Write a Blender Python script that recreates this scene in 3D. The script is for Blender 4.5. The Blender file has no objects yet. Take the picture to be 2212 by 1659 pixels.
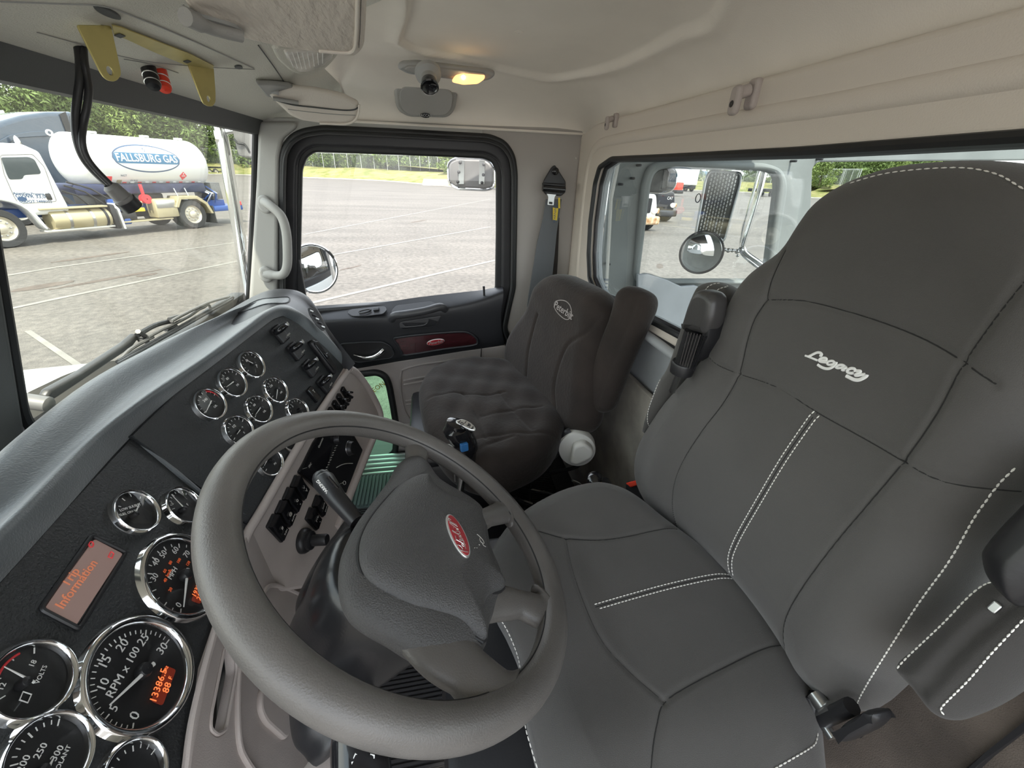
import bpy, bmesh, math, random
import numpy as np
from mathutils import Vector, Matrix
random.seed(7); RNG = np.random.RandomState(7)
sc = bpy.context.scene
COL = sc.collection
# ---------------------------------------------------------------- camera (at the open driver's door, wide phone lens)
FPX, CX, CY = 890.0, 1106.0, 829.5
_dn = np.array([-.036, 1, 457/890.]); _dn /= np.linalg.norm(_dn)
_xd = np.array([920-CX, 363-CY, FPX]); _xd -= _xd.dot(_dn)*_dn; _xd /= np.linalg.norm(_xd)
_up = -_dn; _yd = np.cross(_up, _xd)
MC = np.stack([_xd, _yd, _up])
cam = bpy.data.cameras.new('camera'); cam.sensor_width = 36; cam.lens = FPX/2212*36
cam.clip_start = .01; cam.clip_end = 600
camo = bpy.data.objects.new('camera', cam); COL.objects.link(camo); sc.camera = camo
camo.matrix_world = Matrix([[MC[i, 0], -MC[i, 1], -MC[i, 2], 0] for i in range(3)]+[[0, 0, 0, 1]])
GZ = -2.35            # ground level (the camera is the origin)
FZ = -1.15            # cab floor level
# ---------------------------------------------------------------- world, sun, exposure
sc.view_settings.view_transform = 'Standard'; sc.view_settings.look = 'None'
sc.view_settings.gamma = 1; sc.view_settings.use_curve_mapping = False
sc.view_settings.exposure = 0.78
W = bpy.data.worlds.new('sky'); sc.world = W; W.use_nodes = True
nt = W.node_tree; nt.nodes.clear()
def N(t, **k):
    n = nt.nodes.new(t)
    for a, b in k.items(): setattr(n, a, b)
    return n
tc = N('ShaderNodeTexCoord'); sep = N('ShaderNodeSeparateXYZ'); nt.links.new(tc.outputs['Generated'], sep.inputs[0])
ramp = N('ShaderNodeValToRGB'); cr = ramp.color_ramp
cr.elements[0].position = 0.0; cr.elements[0].color = (.86, .90, .92, 1)
cr.elements[1].position = .6; cr.elements[1].color = (.58, .70, .86, 1)
e = cr.elements.new(.12); e.color = (.78, .85, .91, 1)
nt.links.new(sep.outputs['Z'], ramp.inputs[0])
noi = N('ShaderNodeTexNoise'); noi.inputs['Scale'].default_value = 2.6; noi.inputs['Detail'].default_value = 6
mp = N('ShaderNodeMapping'); mp.inputs['Scale'].default_value = (1, 1, 3.2)
nt.links.new(tc.outputs['Generated'], mp.inputs[0]); nt.links.new(mp.outputs[0], noi.inputs[0])
cr2 = N('ShaderNodeValToRGB'); cr2.color_ramp.elements[0].position = .42; cr2.color_ramp.elements[1].position = .62
nt.links.new(noi.outputs['Fac'], cr2.inputs[0])
mix = N('ShaderNodeMixRGB'); nt.links.new(cr2.outputs[0], mix.inputs[0]); nt.links.new(ramp.outputs[0], mix.inputs[1])
mix.inputs[2].default_value = (1.0, .985, .96, 1)
bg = N('ShaderNodeBackground'); bg.inputs['Strength'].default_value = 2.3
nt.links.new(mix.outputs[0], bg.inputs['Color'])
wo = N('ShaderNodeOutputWorld'); nt.links.new(bg.outputs[0], wo.inputs[0])
sun = bpy.data.lights.new('sun', 'SUN'); sun.energy = 4.6; sun.angle = .02; sun.color = (1, .95, .86)
suno = bpy.data.objects.new('sun', sun); COL.objects.link(suno)
sd = Vector((-.62, .12, 1.0)).normalized()       # direction towards the sun
suno.rotation_euler = sd.to_track_quat('Z', 'Y').to_euler()
suno.location = (0, 0, 40)

# ---------------------------------------------------------------- helpers: rays, frames
def ray(x, y):
    d = MC @ np.array([x-CX, y-CY, FPX]); return d/np.linalg.norm(d)
def atX(p, X): d = ray(*p); return d*X/d[0]
def atY(p, Y): d = ray(*p); return d*Y/d[1]
def atZ(p, Z): d = ray(*p); return d*Z/d[2]
class Fr:
    def __init__(s, o, u, n):
        s.o = np.array(o, float); s.n = np.array(n, float)/np.linalg.norm(n)
        u = np.array(u, float); u -= u.dot(s.n)*s.n; s.u = u/np.linalg.norm(u); s.v = np.cross(s.n, s.u)
    def px(s, p, h=0.0):
        d = ray(*p); t = (s.n.dot(s.o)+h)/s.n.dot(d); q = d*t-s.o
        return (float(q.dot(s.u)), float(q.dot(s.v)))
    def pxs(s, ps, h=0.0): return [s.px(p, h) for p in ps]
    def w(s, a, b, h=0.0): return s.o+s.u*a+s.v*b+s.n*h
    def P(s, p, h=0.0): a, b = s.px(p, h); return s.w(a, b, h)
    def mat(s, a=0, b=0, h=0, rot=0):
        o = s.w(a, b, h); c, sn = math.cos(rot), math.sin(rot)
        u = s.u*c+s.v*sn; v = s.v*c-s.u*sn
        return Matrix([[u[i], v[i], s.n[i], o[i]] for i in range(3)]+[[0, 0, 0, 1]])
    def off(s, h): return Fr(s.o+s.n*h, s.u, s.n)
def NV(yaw, t): return np.array([math.sin(yaw)*math.cos(t), -math.cos(yaw)*math.cos(t), math.sin(t)])
# ---------------------------------------------------------------- materials
MATS = {}
def mat(name, col, rough=.6, metal=0, bump=0, bs=300, var=0, vs=20, spec=.5, coat=0, emit=None, es=0, sheen=0, col2=None, stretch=None, alpha=1, bdist=.001, det=3):
    m = bpy.data.materials.new(name); m.use_nodes = True; t = m.node_tree
    b = t.nodes['Principled BSDF']; i = b.inputs
    i['Base Color'].default_value = (*col, 1); i['Roughness'].default_value = rough; i['Metallic'].default_value = metal
    i['Specular IOR Level'].default_value = spec; i['Coat Weight'].default_value = coat
    if sheen: i['Sheen Weight'].default_value = sheen; i['Sheen Roughness'].default_value = .4
    if emit: i['Emission Color'].default_value = (*emit, 1); i['Emission Strength'].default_value = es
    tcn = t.nodes.new('ShaderNodeTexCoord'); mpn = t.nodes.new('ShaderNodeMapping')
    t.links.new(tcn.outputs['Object'], mpn.inputs[0])
    if stretch: mpn.inputs['Scale'].default_value = stretch
    if var or col2:
        n = t.nodes.new('ShaderNodeTexNoise'); n.inputs['Scale'].default_value = vs; n.inputs['Detail'].default_value = 5
        t.links.new(mpn.outputs[0], n.inputs['Vector'])
        r = t.nodes.new('ShaderNodeValToRGB'); r.color_ramp.elements[0].position = .35; r.color_ramp.elements[1].position = .65
        c2 = col2 or tuple(min(1, c*(1+var)) for c in col); c1 = tuple(c*(1-var) for c in col)
        r.color_ramp.elements[0].color = (*c1, 1); r.color_ramp.elements[1].color = (*c2, 1)
        t.links.new(n.outputs['Fac'], r.inputs[0]); t.links.new(r.outputs[0], i['Base Color'])
    if bump:
        n = t.nodes.new('ShaderNodeTexNoise'); n.inputs['Scale'].default_value = bs; n.inputs['Detail'].default_value = det
        t.links.new(mpn.outputs[0], n.inputs['Vector'])
        bp = t.nodes.new('ShaderNodeBump'); bp.inputs['Strength'].default_value = bump; bp.inputs['Distance'].default_value = bdist
        t.links.new(n.outputs['Fac'], bp.inputs['Height']); t.links.new(bp.outputs[0], i['Normal'])
    MATS[name] = m; return m
def glassmat(name, tint=(1, 1, 1), refl=.08, rough=.0):
    m = bpy.data.materials.new(name); m.use_nodes = True; t = m.node_tree; t.nodes.clear()
    tr = t.nodes.new('ShaderNodeBsdfTransparent'); tr.inputs[0].default_value = (*tint, 1)
    gl = t.nodes.new('ShaderNodeBsdfGlossy'); gl.inputs['Roughness'].default_value = rough
    lw = t.nodes.new('ShaderNodeFresnel'); ge = t.nodes.new('ShaderNodeNewGeometry'); mr_ = t.nodes.new('ShaderNodeMapRange')
    mr_.inputs[3].default_value = 1.25+refl; mr_.inputs[4].default_value = 1/(1.25+refl)   # same reflection from either side of the pane
    t.links.new(ge.outputs['Backfacing'], mr_.inputs[0]); t.links.new(mr_.outputs[0], lw.inputs[0])
    mx = t.nodes.new('ShaderNodeMixShader'); t.links.new(lw.outputs[0], mx.inputs[0])
    t.links.new(tr.outputs[0], mx.inputs[1]); t.links.new(gl.outputs[0], mx.inputs[2])
    o = t.nodes.new('ShaderNodeOutputMaterial'); t.links.new(mx.outputs[0], o.inputs[0]); MATS[name] = m; return m
mat('headliner', (.84, .785, .71), .85, bump=.25, bs=500, var=.03, vs=6)
mat('header', (.66, .64, .57), .65, bump=.9, bs=450, bdist=.0015)
mat('headerdark', (.075, .08, .08), .6, bump=.3, bs=500)
mat('pillar', (.36, .355, .335), .6, bump=.25, bs=600)
mat('sidegrey', (.40, .375, .35), .6, bump=.2, bs=600)
mat('reartrim', (.72, .655, .58), .5, bump=.3, bs=500)
mat('vinyl', (.42, .44, .46), .5, bump=.3, bs=300, var=.06, vs=9)
mat('backcarpet', (.30, .275, .24), .95, bump=1, bs=700, var=.28, vs=9, sheen=.1)
mat('browncarpet', (.085, .068, .056), .95, bump=1, bs=700, var=.3, vs=9, sheen=.1)
mat('rubber', (.016, .017, .018), .5, bump=.1)
mat('blackframe', (.022, .022, .025), .42)
mat('doorblack', (.022, .023, .027), .42, bump=.35, bs=700)
mat('ledge', (.055, .055, .06), .38, bump=.3, bs=700)
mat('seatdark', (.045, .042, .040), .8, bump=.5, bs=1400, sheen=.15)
mat('satin', (.055, .053, .053), .34, bump=.2, bs=500)
mat('taupe', (.46, .405, .38), .6, bump=.35, bs=700, var=.03)
mat('doorgrey', (.38, .345, .33), .6, bump=.3, bs=600)
mat('wood', (.045, .009, .012), .25, coat=.8, var=.4, vs=30, stretch=(1, .15, 1))
mat('red', (.42, .02, .03), .35, coat=.3)
mat('silver', (.75, .75, .73), .3, metal=.8)
mat('chrome', (.82, .83, .84), .08, metal=1)
mat('chromedull', (.55, .56, .56), .28, metal=1)
mat('dashtop', (.095, .108, .118), .42, bump=.55, bs=420, bdist=.0012, spec=.95, var=.15, vs=8, sheen=.55)
mat('dashpanel', (.026, .028, .030), .5, bump=.9, bs=330, bdist=.0016, spec=.5)
mat('gaugeface', (.012, .012, .013), .5)
mat('white', (.88, .88, .86), .6)
mat('offwhite', (.62, .61, .57), .5)
mat('orange', (.9, .16, .04), .6, emit=(1, .16, .04), es=.10)
mat('lcd', (.10, .018, .012), .4, emit=(1, .1, .03), es=.06)
mat('lcdglow', (1, .3, .1), .5, emit=(1, .22, .06), es=.45)
mat('infolcd', (.20, .15, .14), .35, emit=(1, .62, .52), es=.07)
mat('infotext', (.6, .2, .10), .5, emit=(1, .33, .17), es=.14)
mat('infored', (.6, .05, .06), .5, emit=(1, .05, .06), es=.12)
mat('wheel', (.130, .121, .113), .36, bump=.4, bs=650, var=.22, vs=5)
mat('wheelpad', (.085, .083, .083), .40, bump=1, bs=620, bdist=.0014, det=3)
mat('wheelseam', (.02, .02, .021), .6)
mat('column', (.009, .009, .010), .26, bump=.12)
mat('blackplastic', (.016, .016, .018), .4, bump=.12)
mat('glossblack', (.010, .010, .012), .15, coat=.4)
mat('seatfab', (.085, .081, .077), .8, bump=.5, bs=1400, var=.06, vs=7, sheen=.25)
mat('seatseam', (.02, .02, .02), .9)
mat('stitch', (.85, .83, .78), .8)
mat('velour', (.024, .0175, .0145), .9, bump=.6, bs=120, bdist=.002, var=.22, vs=11, sheen=.12)
mat('velourdark', (.030, .025, .022), .9, bump=.4, bs=400, sheen=.2)
mat('beltweb', (.12, .13, .14), .6, bump=.4, bs=900, stretch=(1, 1, .1))
mat('yellow', (.8, .6, .04), .5)
mat('brass', (.50, .43, .17), .42, metal=.55, var=.1, vs=25)
mat('visor', (.72, .655, .58), .75, bump=1, bs=70, bdist=.007, stretch=(.35, 1, 1), det=5)
mat('visoredge', (.78, .72, .65), .7)
mat('pvis', (.68, .63, .57), .65, bump=.3, bs=300)
mat('lens', (.75, .72, .68), .15, bump=.5, bs=90, coat=.5, var=.15, vs=30)
mat('amber', (.95, .55, .25), .4, emit=(1, .45, .16), es=1.3)
mat('bulb', (1, .9, .6), .4, emit=(1, .75, .35), es=14)
mat('ballplastic', (.34, .34, .33), .45)
mat('speakergrey', (.34, .335, .32), .7, bump=.3, bs=900)
mat('floormat', (.030, .029, .031), .6, bump=.2)
mat('greenmat', (.10, .15, .14), .6)
mat('alum', (.62, .70, .66), .3, metal=.7)
mat('blue', (.03, .16, .42), .4)
mat('redplastic', (.75, .06, .03), .35)
mat('knobwhite', (.60, .59, .55), .4)
mat('needle', (.88, .88, .86), .5)
# outside
def groundmat():
    m = bpy.data.materials.new('asphalt'); m.use_nodes = True; t = m.node_tree; b = t.nodes['Principled BSDF']
    b.inputs['Roughness'].default_value = .85
    tcn = t.nodes.new('ShaderNodeTexCoord')
    def nz(s, d, rng, scl=None):
        n = t.nodes.new('ShaderNodeTexNoise'); n.inputs['Scale'].default_value = s; n.inputs['Detail'].default_value = d
        if scl:
            mp_ = t.nodes.new('ShaderNodeMapping'); mp_.inputs['Scale'].default_value = scl; mp_.inputs['Rotation'].default_value = (0, 0, .5)
            t.links.new(tcn.outputs['Object'], mp_.inputs[0]); t.links.new(mp_.outputs[0], n.inputs['Vector'])
        else: t.links.new(tcn.outputs['Object'], n.inputs['Vector'])
        r = t.nodes.new('ShaderNodeMapRange'); r.inputs[1].default_value = .3; r.inputs[2].default_value = .7
        r.inputs[3].default_value, r.inputs[4].default_value = rng; t.links.new(n.outputs['Fac'], r.inputs[0]); return r.outputs[0]
    a = nz(9, 8, (.72, 1.28)); c = nz(.5, 5, (.86, 1.12), (1, .12, 1)); g = nz(60, 2, (.7, 1.3)); s2 = nz(1.1, 6, (.84, 1.1), (1, .25, 1))
    def mul(x, y):
        n = t.nodes.new('ShaderNodeMath'); n.operation = 'MULTIPLY'; t.links.new(x, n.inputs[0]); t.links.new(y, n.inputs[1]); return n.outputs[0]
    f = mul(mul(mul(a, c), g), s2)
    mx = t.nodes.new('ShaderNodeMixRGB'); mx.blend_type = 'MULTIPLY'; mx.inputs[0].default_value = 1
    mx.inputs[1].default_value = (.132, .119, .103, 1); t.links.new(f, mx.inputs[2]); t.links.new(mx.outputs[0], b.inputs['Base Color'])
    MATS['asphalt'] = m
groundmat()
mat('lotpaint', (.215, .205, .18), .8, var=.12, vs=3)
mat('stain', (.10, .078, .062), .85, var=.2, vs=4)
mat('grass', (.15, .17, .04), .95, bump=1, bs=3, bdist=.2, col2=(.27, .245, .10), var=.1, vs=.6)
mat('leafA', (.10, .15, .035), .7, var=.3, vs=.5); mat('leafB', (.16, .22, .055), .7, var=.3, vs=.5); mat('leafC', (.075, .12, .035), .8)
mat('bark', (.10, .075, .05), .9)
mat('truckwhite', (.70, .71, .70), .25, coat=.5)
mat('tankwhite', (.68, .69, .68), .3, coat=.3)
mat('truckblue', (.03, .09, .33), .4); mat('tankblue', (.018, .026, .075), .45, var=.3, vs=3)
mat('darktruck', (.035, .055, .085), .2, coat=.8)
mat('tire', (.045, .045, .045), .8, bump=.5, bs=40)
mat('rim', (.62, .58, .48), .4, metal=.6)
mat('gold', (.50, .44, .28), .45, metal=.4)
mat('signblue', (.035, .135, .25), .5); mat('signdark', (.05, .09, .17), .5)
mat('truckred', (.70, .04, .05), .5); mat('truckglass', (.03, .045, .05), .08, coat=.5)
mat('rust', (.45, .22, .09), .8, col2=(.75, .62, .42), vs=5, var=.2)
mat('concrete', (.42, .40, .36), .85, var=.08, vs=2)
mat('fencemesh', (.20, .22, .20), .6); mat('fencepost', (.45, .47, .46), .5)
mat('neighbourgrey', (.205, .22, .215), .75, bump=.3, bs=60, var=.10, vs=5)
mat('perforated', (.10, .10, .085), .4, metal=.5); mat('mirrorface', (.80, .82, .82), .02, metal=1)  # perforated: colour of the exhaust stack's reflection in the tall mirror
mat('mirrorback', (.20, .195, .19), .5, metal=.3, var=.15, vs=20)
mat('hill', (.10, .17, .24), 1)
glassmat('glass', (1, 1, 1), .12); glassmat('glassgreen', (.60, .80, .66), .1); glassmat('rearglass', (.84, .87, .86), .16); glassmat('gaugeglass', (.97, .97, .97), .10)
glassmat('windshield', (.96, .97, .93), .14)
# ---------------------------------------------------------------- helpers: objects
OFF = {}
def setp(o, label=None, cat=None, group=None, kind=None):
    if label: o['label'] = label
    if cat: o['category'] = cat
    if group: o['group'] = group
    if kind: o['kind'] = kind
    return o
def thing(name, loc, label, cat, group=None, kind=None):
    o = bpy.data.objects.new(name, None); o.empty_display_size = .05; COL.objects.link(o); o.location = loc
    OFF[o.name] = np.array(loc, float); return setp(o, label, cat, group, kind)
def ob(name, me, m, parent=None, label=None, kind=None, cat=None, group=None, smooth=40):
    """me: mesh in world coordinates; linked below parent with its vertices relative to it"""
    me.name = name
    if isinstance(m, str): m = MATS[m]
    if m: me.materials.clear(); me.materials.append(m)
    o = bpy.data.objects.new(name, me); COL.objects.link(o)
    off = np.zeros(3)
    if parent is not None:
        o.parent = parent; off = OFF.get(parent.name, np.zeros(3))
        if off.any(): me.transform(Matrix.Translation(Vector(-off)))
    elif kind != 'structure':
        n = len(me.vertices)
        if n:
            a = np.empty(n*3, 'f'); me.vertices.foreach_get('co', a); a = a.reshape(-1, 3)
            c = (a.min(0)+a.max(0))/2; c[2] = a[:, 2].min()
            me.transform(Matrix.Translation(Vector((-c).tolist()))); o.location = c.tolist(); off = c.astype(float)
    OFF[o.name] = off
    if smooth is not None and len(me.polygons):
        me.polygons.foreach_set('use_smooth', [True]*len(me.polygons))
        if smooth < 180: me.set_sharp_from_angle(angle=math.radians(smooth))
    return setp(o, label, cat, group, kind)
def mk(V, F):
    me = bpy.data.meshes.new('m'); me.from_pydata([tuple(map(float, v)) for v in V], [], F); return me
def join(ms):
    V = []; F = []
    for me in ms:
        b = len(V); V += [tuple(v.co) for v in me.vertices]; F += [tuple(b+i for i in p.vertices) for p in me.polygons]
        bpy.data.meshes.remove(me)
    return mk(V, F)
def cr_smooth(P, n=4, closed=True):
    P = [np.array(p, float) for p in P]; out = []; L = len(P)
    for i in range(L if closed else L-1):
        p0 = P[(i-1) % L] if closed or i > 0 else P[0]; p1 = P[i]; p2 = P[(i+1) % L]
        p3 = P[(i+2) % L] if closed or i+2 < L else P[-1]
        for k in range(n):
            t = k/n
            out.append(.5*((2*p1)+(-p0+p2)*t+(2*p0-5*p1+4*p2-p3)*t*t+(-p0+3*p1-3*p2+p3)*t**3))
    if not closed: out.append(P[-1])
    return out
def rnd(P, r, n=5):
    """round the corners of a closed 2-D polygon"""
    out = []; L = len(P); P = [np.array(p, float) for p in P]
    for i in range(L):
        a, b, c = P[i-1], P[i], P[(i+1) % L]; ri = r[i] if isinstance(r, (list, tuple)) else r
        d1 = a-b; d2 = c-b; l1 = np.linalg.norm(d1); l2 = np.linalg.norm(d2); k = min(ri, l1*.49, l2*.49)
        s = b+d1/l1*k; e_ = b+d2/l2*k
        for j in range(n+1):
            t = j/n; out.append(((1-t)**2)*s+2*t*(1-t)*b+t*t*e_)
    return [tuple(p) for p in out]
def rrect(w, h, r, cx=0, cy=0): return rnd([(cx-w/2, cy-h/2), (cx+w/2, cy-h/2), (cx+w/2, cy+h/2), (cx-w/2, cy+h/2)], r)
def ell(a, b, cx=0, cy=0, n=40, rot=0):
    return [(cx+a*math.cos(t)*math.cos(rot)-b*math.sin(t)*math.sin(rot), cy+a*math.cos(t)*math.sin(rot)+b*math.sin(t)*math.cos(rot)) for t in np.linspace(0, 2*math.pi, n, endpoint=False)]
def plate(fr, loops, th=.01, bev=.002, h=0.0, top=True, bres=1):
    """flat plate with holes in frame coordinates; its face lies at height h above the frame plane"""
    c = bpy.data.curves.new('p', 'CURVE'); c.dimensions = '2D'; c.fill_mode = 'BOTH'
    bev = min(bev, th/2*.98); c.extrude = max(th/2-bev, 0); c.bevel_depth = bev; c.offset = -bev; c.bevel_resolution = bres
    for L in loops:
        s = c.splines.new('POLY'); s.points.add(len(L)-1); s.use_cyclic_u = True
        for i, p in enumerate(L): s.points[i].co = (p[0], p[1], 0, 1)
    o = bpy.data.objects.new('p', c); me = bpy.data.meshes.new_from_object(o); bpy.data.objects.remove(o); bpy.data.curves.remove(c)
    me.transform(fr.mat(0, 0, h-th/2)); return me
def text(fr, s, a, b, size, h=.001, rot=0, ext=.0002, shear=0, ax='CENTER', xs=1, bold=0):
    c = bpy.data.curves.new('t', 'FONT'); c.body = s; c.size = size; c.extrude = ext; c.shear = shear; c.align_x = ax; c.align_y = 'CENTER'
    c.resolution_u = 2; c.offset = bold
    o = bpy.data.objects.new('t', c); me = bpy.data.meshes.new_from_object(o); bpy.data.objects.remove(o); bpy.data.curves.remove(c)
    if xs != 1: me.transform(Matrix.Diagonal((xs, 1, 1, 1)))
    me.transform(fr.mat(a, b, h, rot)); return me
def textpx(fr, s, p, q, size, h=.001, **k):
    """text centred between two pixels, running from p towards q"""
    A = np.array(fr.px(p, h)); B = np.array(fr.px(q, h)); d = B-A; c = (A+B)/2
    return text(fr, s, c[0], c[1], size, h, rot=math.atan2(d[1], d[0]), **k)
def tube(P, r, closed=False, n=10, caps=True, flat=None):
    """tube along points; r number or list; flat=(factor, axis) squashes along an axis"""
    P = [np.array(p, float) for p in P]; L = len(P); R = r if isinstance(r, (list, tuple, np.ndarray)) else [r]*L
    T = []
    for i in range(L):
        a = P[i-1] if (closed or i > 0) else P[0]; b = P[(i+1) % L] if (closed or i < L-1) else P[-1]
        d = b-a; T.append(d/max(np.linalg.norm(d), 1e-9))
    u = np.cross(T[0], [0, 0, 1.]);
    if np.linalg.norm(u) < .1: u = np.cross(T[0], [0, 1., 0])
    u /= np.linalg.norm(u); V = []; F = []
    if flat is not None:
        fa = np.array(flat[1], float)
    for i in range(L):
        if flat is not None:
            w_ = fa-fa.dot(T[i])*T[i]; w_ /= np.linalg.norm(w_); u = np.cross(w_, T[i])
        else:
            u = u-u.dot(T[i])*T[i]; u /= np.linalg.norm(u); w_ = np.cross(T[i], u)
        k = flat[0] if flat is not None else 1
        for j in range(n):
            a = 2*math.pi*j/n; V.append(P[i]+(u*math.cos(a)+w_*math.sin(a)*k)*R[i])
    for i in range(L if closed else L-1):
        i2 = (i+1) % L
        for j in range(n):
            j2 = (j+1) % n; F.append((i*n+j, i*n+j2, i2*n+j2, i2*n+j))
    if closed and flat is None:   # re-align the last ring against twist
        pass
    if caps and not closed: F.append(tuple(range(n-1, -1, -1))); F.append(tuple((L-1)*n+j for j in range(n)))
    return mk(V, F)
def lathe(fr, prof, a=0, b=0, n=40, cap=False):
    """profile [(radius, height)] turned about the frame normal at (a, b)"""
    V = []; F = []; L = len(prof)
    for (r, h) in prof:
        for j in range(n):
            t = 2*math.pi*j/n; V.append(fr.w(a+r*math.cos(t), b+r*math.sin(t), h))
    for i in range(L-1):
        for j in range(n):
            j2 = (j+1) % n; F.append((i*n+j, i*n+j2, (i+1)*n+j2, (i+1)*n+j))
    if cap: F.append(tuple((L-1)*n+j for j in range(n)))
    return mk(V, F)
def loft(rows, closed=False, caps=False):
    n = len(rows[0]); V = [p for r in rows for p in r]; F = []
    for i in range(len(rows)-1):
        for j in range(n if closed else n-1):
            j2 = (j+1) % n; F.append((i*n+j, i*n+j2, (i+1)*n+j2, (i+1)*n+j))
    if caps: F.append(tuple(range(n-1, -1, -1))); F.append(tuple((len(rows)-1)*n+j for j in range(n)))
    return mk(V, F)
def smoothrows(rows, n=6, m=4):
    rows = [cr_smooth(r, n, closed=False) for r in rows]
    cols = [cr_smooth([r[j] for r in rows], m, closed=False) for j in range(len(rows[0]))]
    return [[c[i] for c in cols] for i in range(len(cols[0]))]
def box(c, s, bev=0, M=None, seg=2):
    bm = bmesh.new(); bmesh.ops.create_cube(bm, size=1)
    bmesh.ops.scale(bm, vec=s, verts=bm.verts)
    if bev: bmesh.ops.bevel(bm, geom=bm.edges[:], offset=bev, segments=seg, profile=.5, affect='EDGES')
    me = bpy.data.meshes.new('b'); bm.to_mesh(me); bm.free()
    if M is not None: me.transform(M.to_3x3().to_4x4() if False else M)
    me.transform(Matrix.Translation(Vector(tuple(map(float, c))))) if M is None else None
    return me
def fbox(fr, a, b, w, hgt, h0, h1, bev=0, rot=0, seg=2):
    """box on a frame: centre (a,b), size w x hgt, from height h0 to h1"""
    me = box((0, 0, 0), (w, hgt, h1-h0), bev, seg=seg); me.transform(fr.mat(a, b, (h0+h1)/2, rot)); return me
def ico(c, r, sub=2, scale=(1, 1, 1)):
    bm = bmesh.new(); bmesh.ops.create_icosphere(bm, subdivisions=sub, radius=r); bmesh.ops.scale(bm, vec=scale, verts=bm.verts)
    bmesh.ops.translate(bm, vec=tuple(map(float, c)), verts=bm.verts); me = bpy.data.meshes.new('i'); bm.to_mesh(me); bm.free(); return me
def polydist(Q, L, closed=True):
    """distance of points Q (n,2) to polyline L"""
    L = np.array(L, float); A = L if closed else L[:-1]; B = np.roll(L, -1, 0) if closed else L[1:]
    best = np.full(len(Q), 1e9)
    for a, b in zip(A, B):
        d = b-a; l2 = d.dot(d)
        if l2 < 1e-14: continue
        t = np.clip(((Q-a)@d)/l2, 0, 1); q = a+t[:, None]*d; best = np.minimum(best, np.hypot(*(Q-q).T))
    return best
from mathutils.bvhtree import BVHTree
def bvh(o):
    off = Vector(OFF.get(o.name, np.zeros(3)).tolist()); me = o.data
    return BVHTree.FromPolygons([v.co+off for v in me.vertices], [tuple(p.vertices) for p in me.polygons])
def hit(tree, p, lift=.001):
    d = Vector(ray(*p).tolist()); h = tree.ray_cast(Vector((0, 0, 0)), d)
    return None if h[0] is None else np.array(h[0]-d*lift)
def patch(tree, ps, lift=.001, k=10):
    """surface patch that follows a mesh inside a pixel outline: fan of rings"""
    P = np.array(cr_smooth(ps, 4)); c = P.mean(0); rows = []
    for t in np.linspace(.02, 1, k):
        r = [hit(tree, c+(p-c)*t, lift) for p in P]
        if any(x is None for x in r): break
        rows.append(r+[r[0]])
    return loft(rows), rows[-1][:-1]
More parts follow.
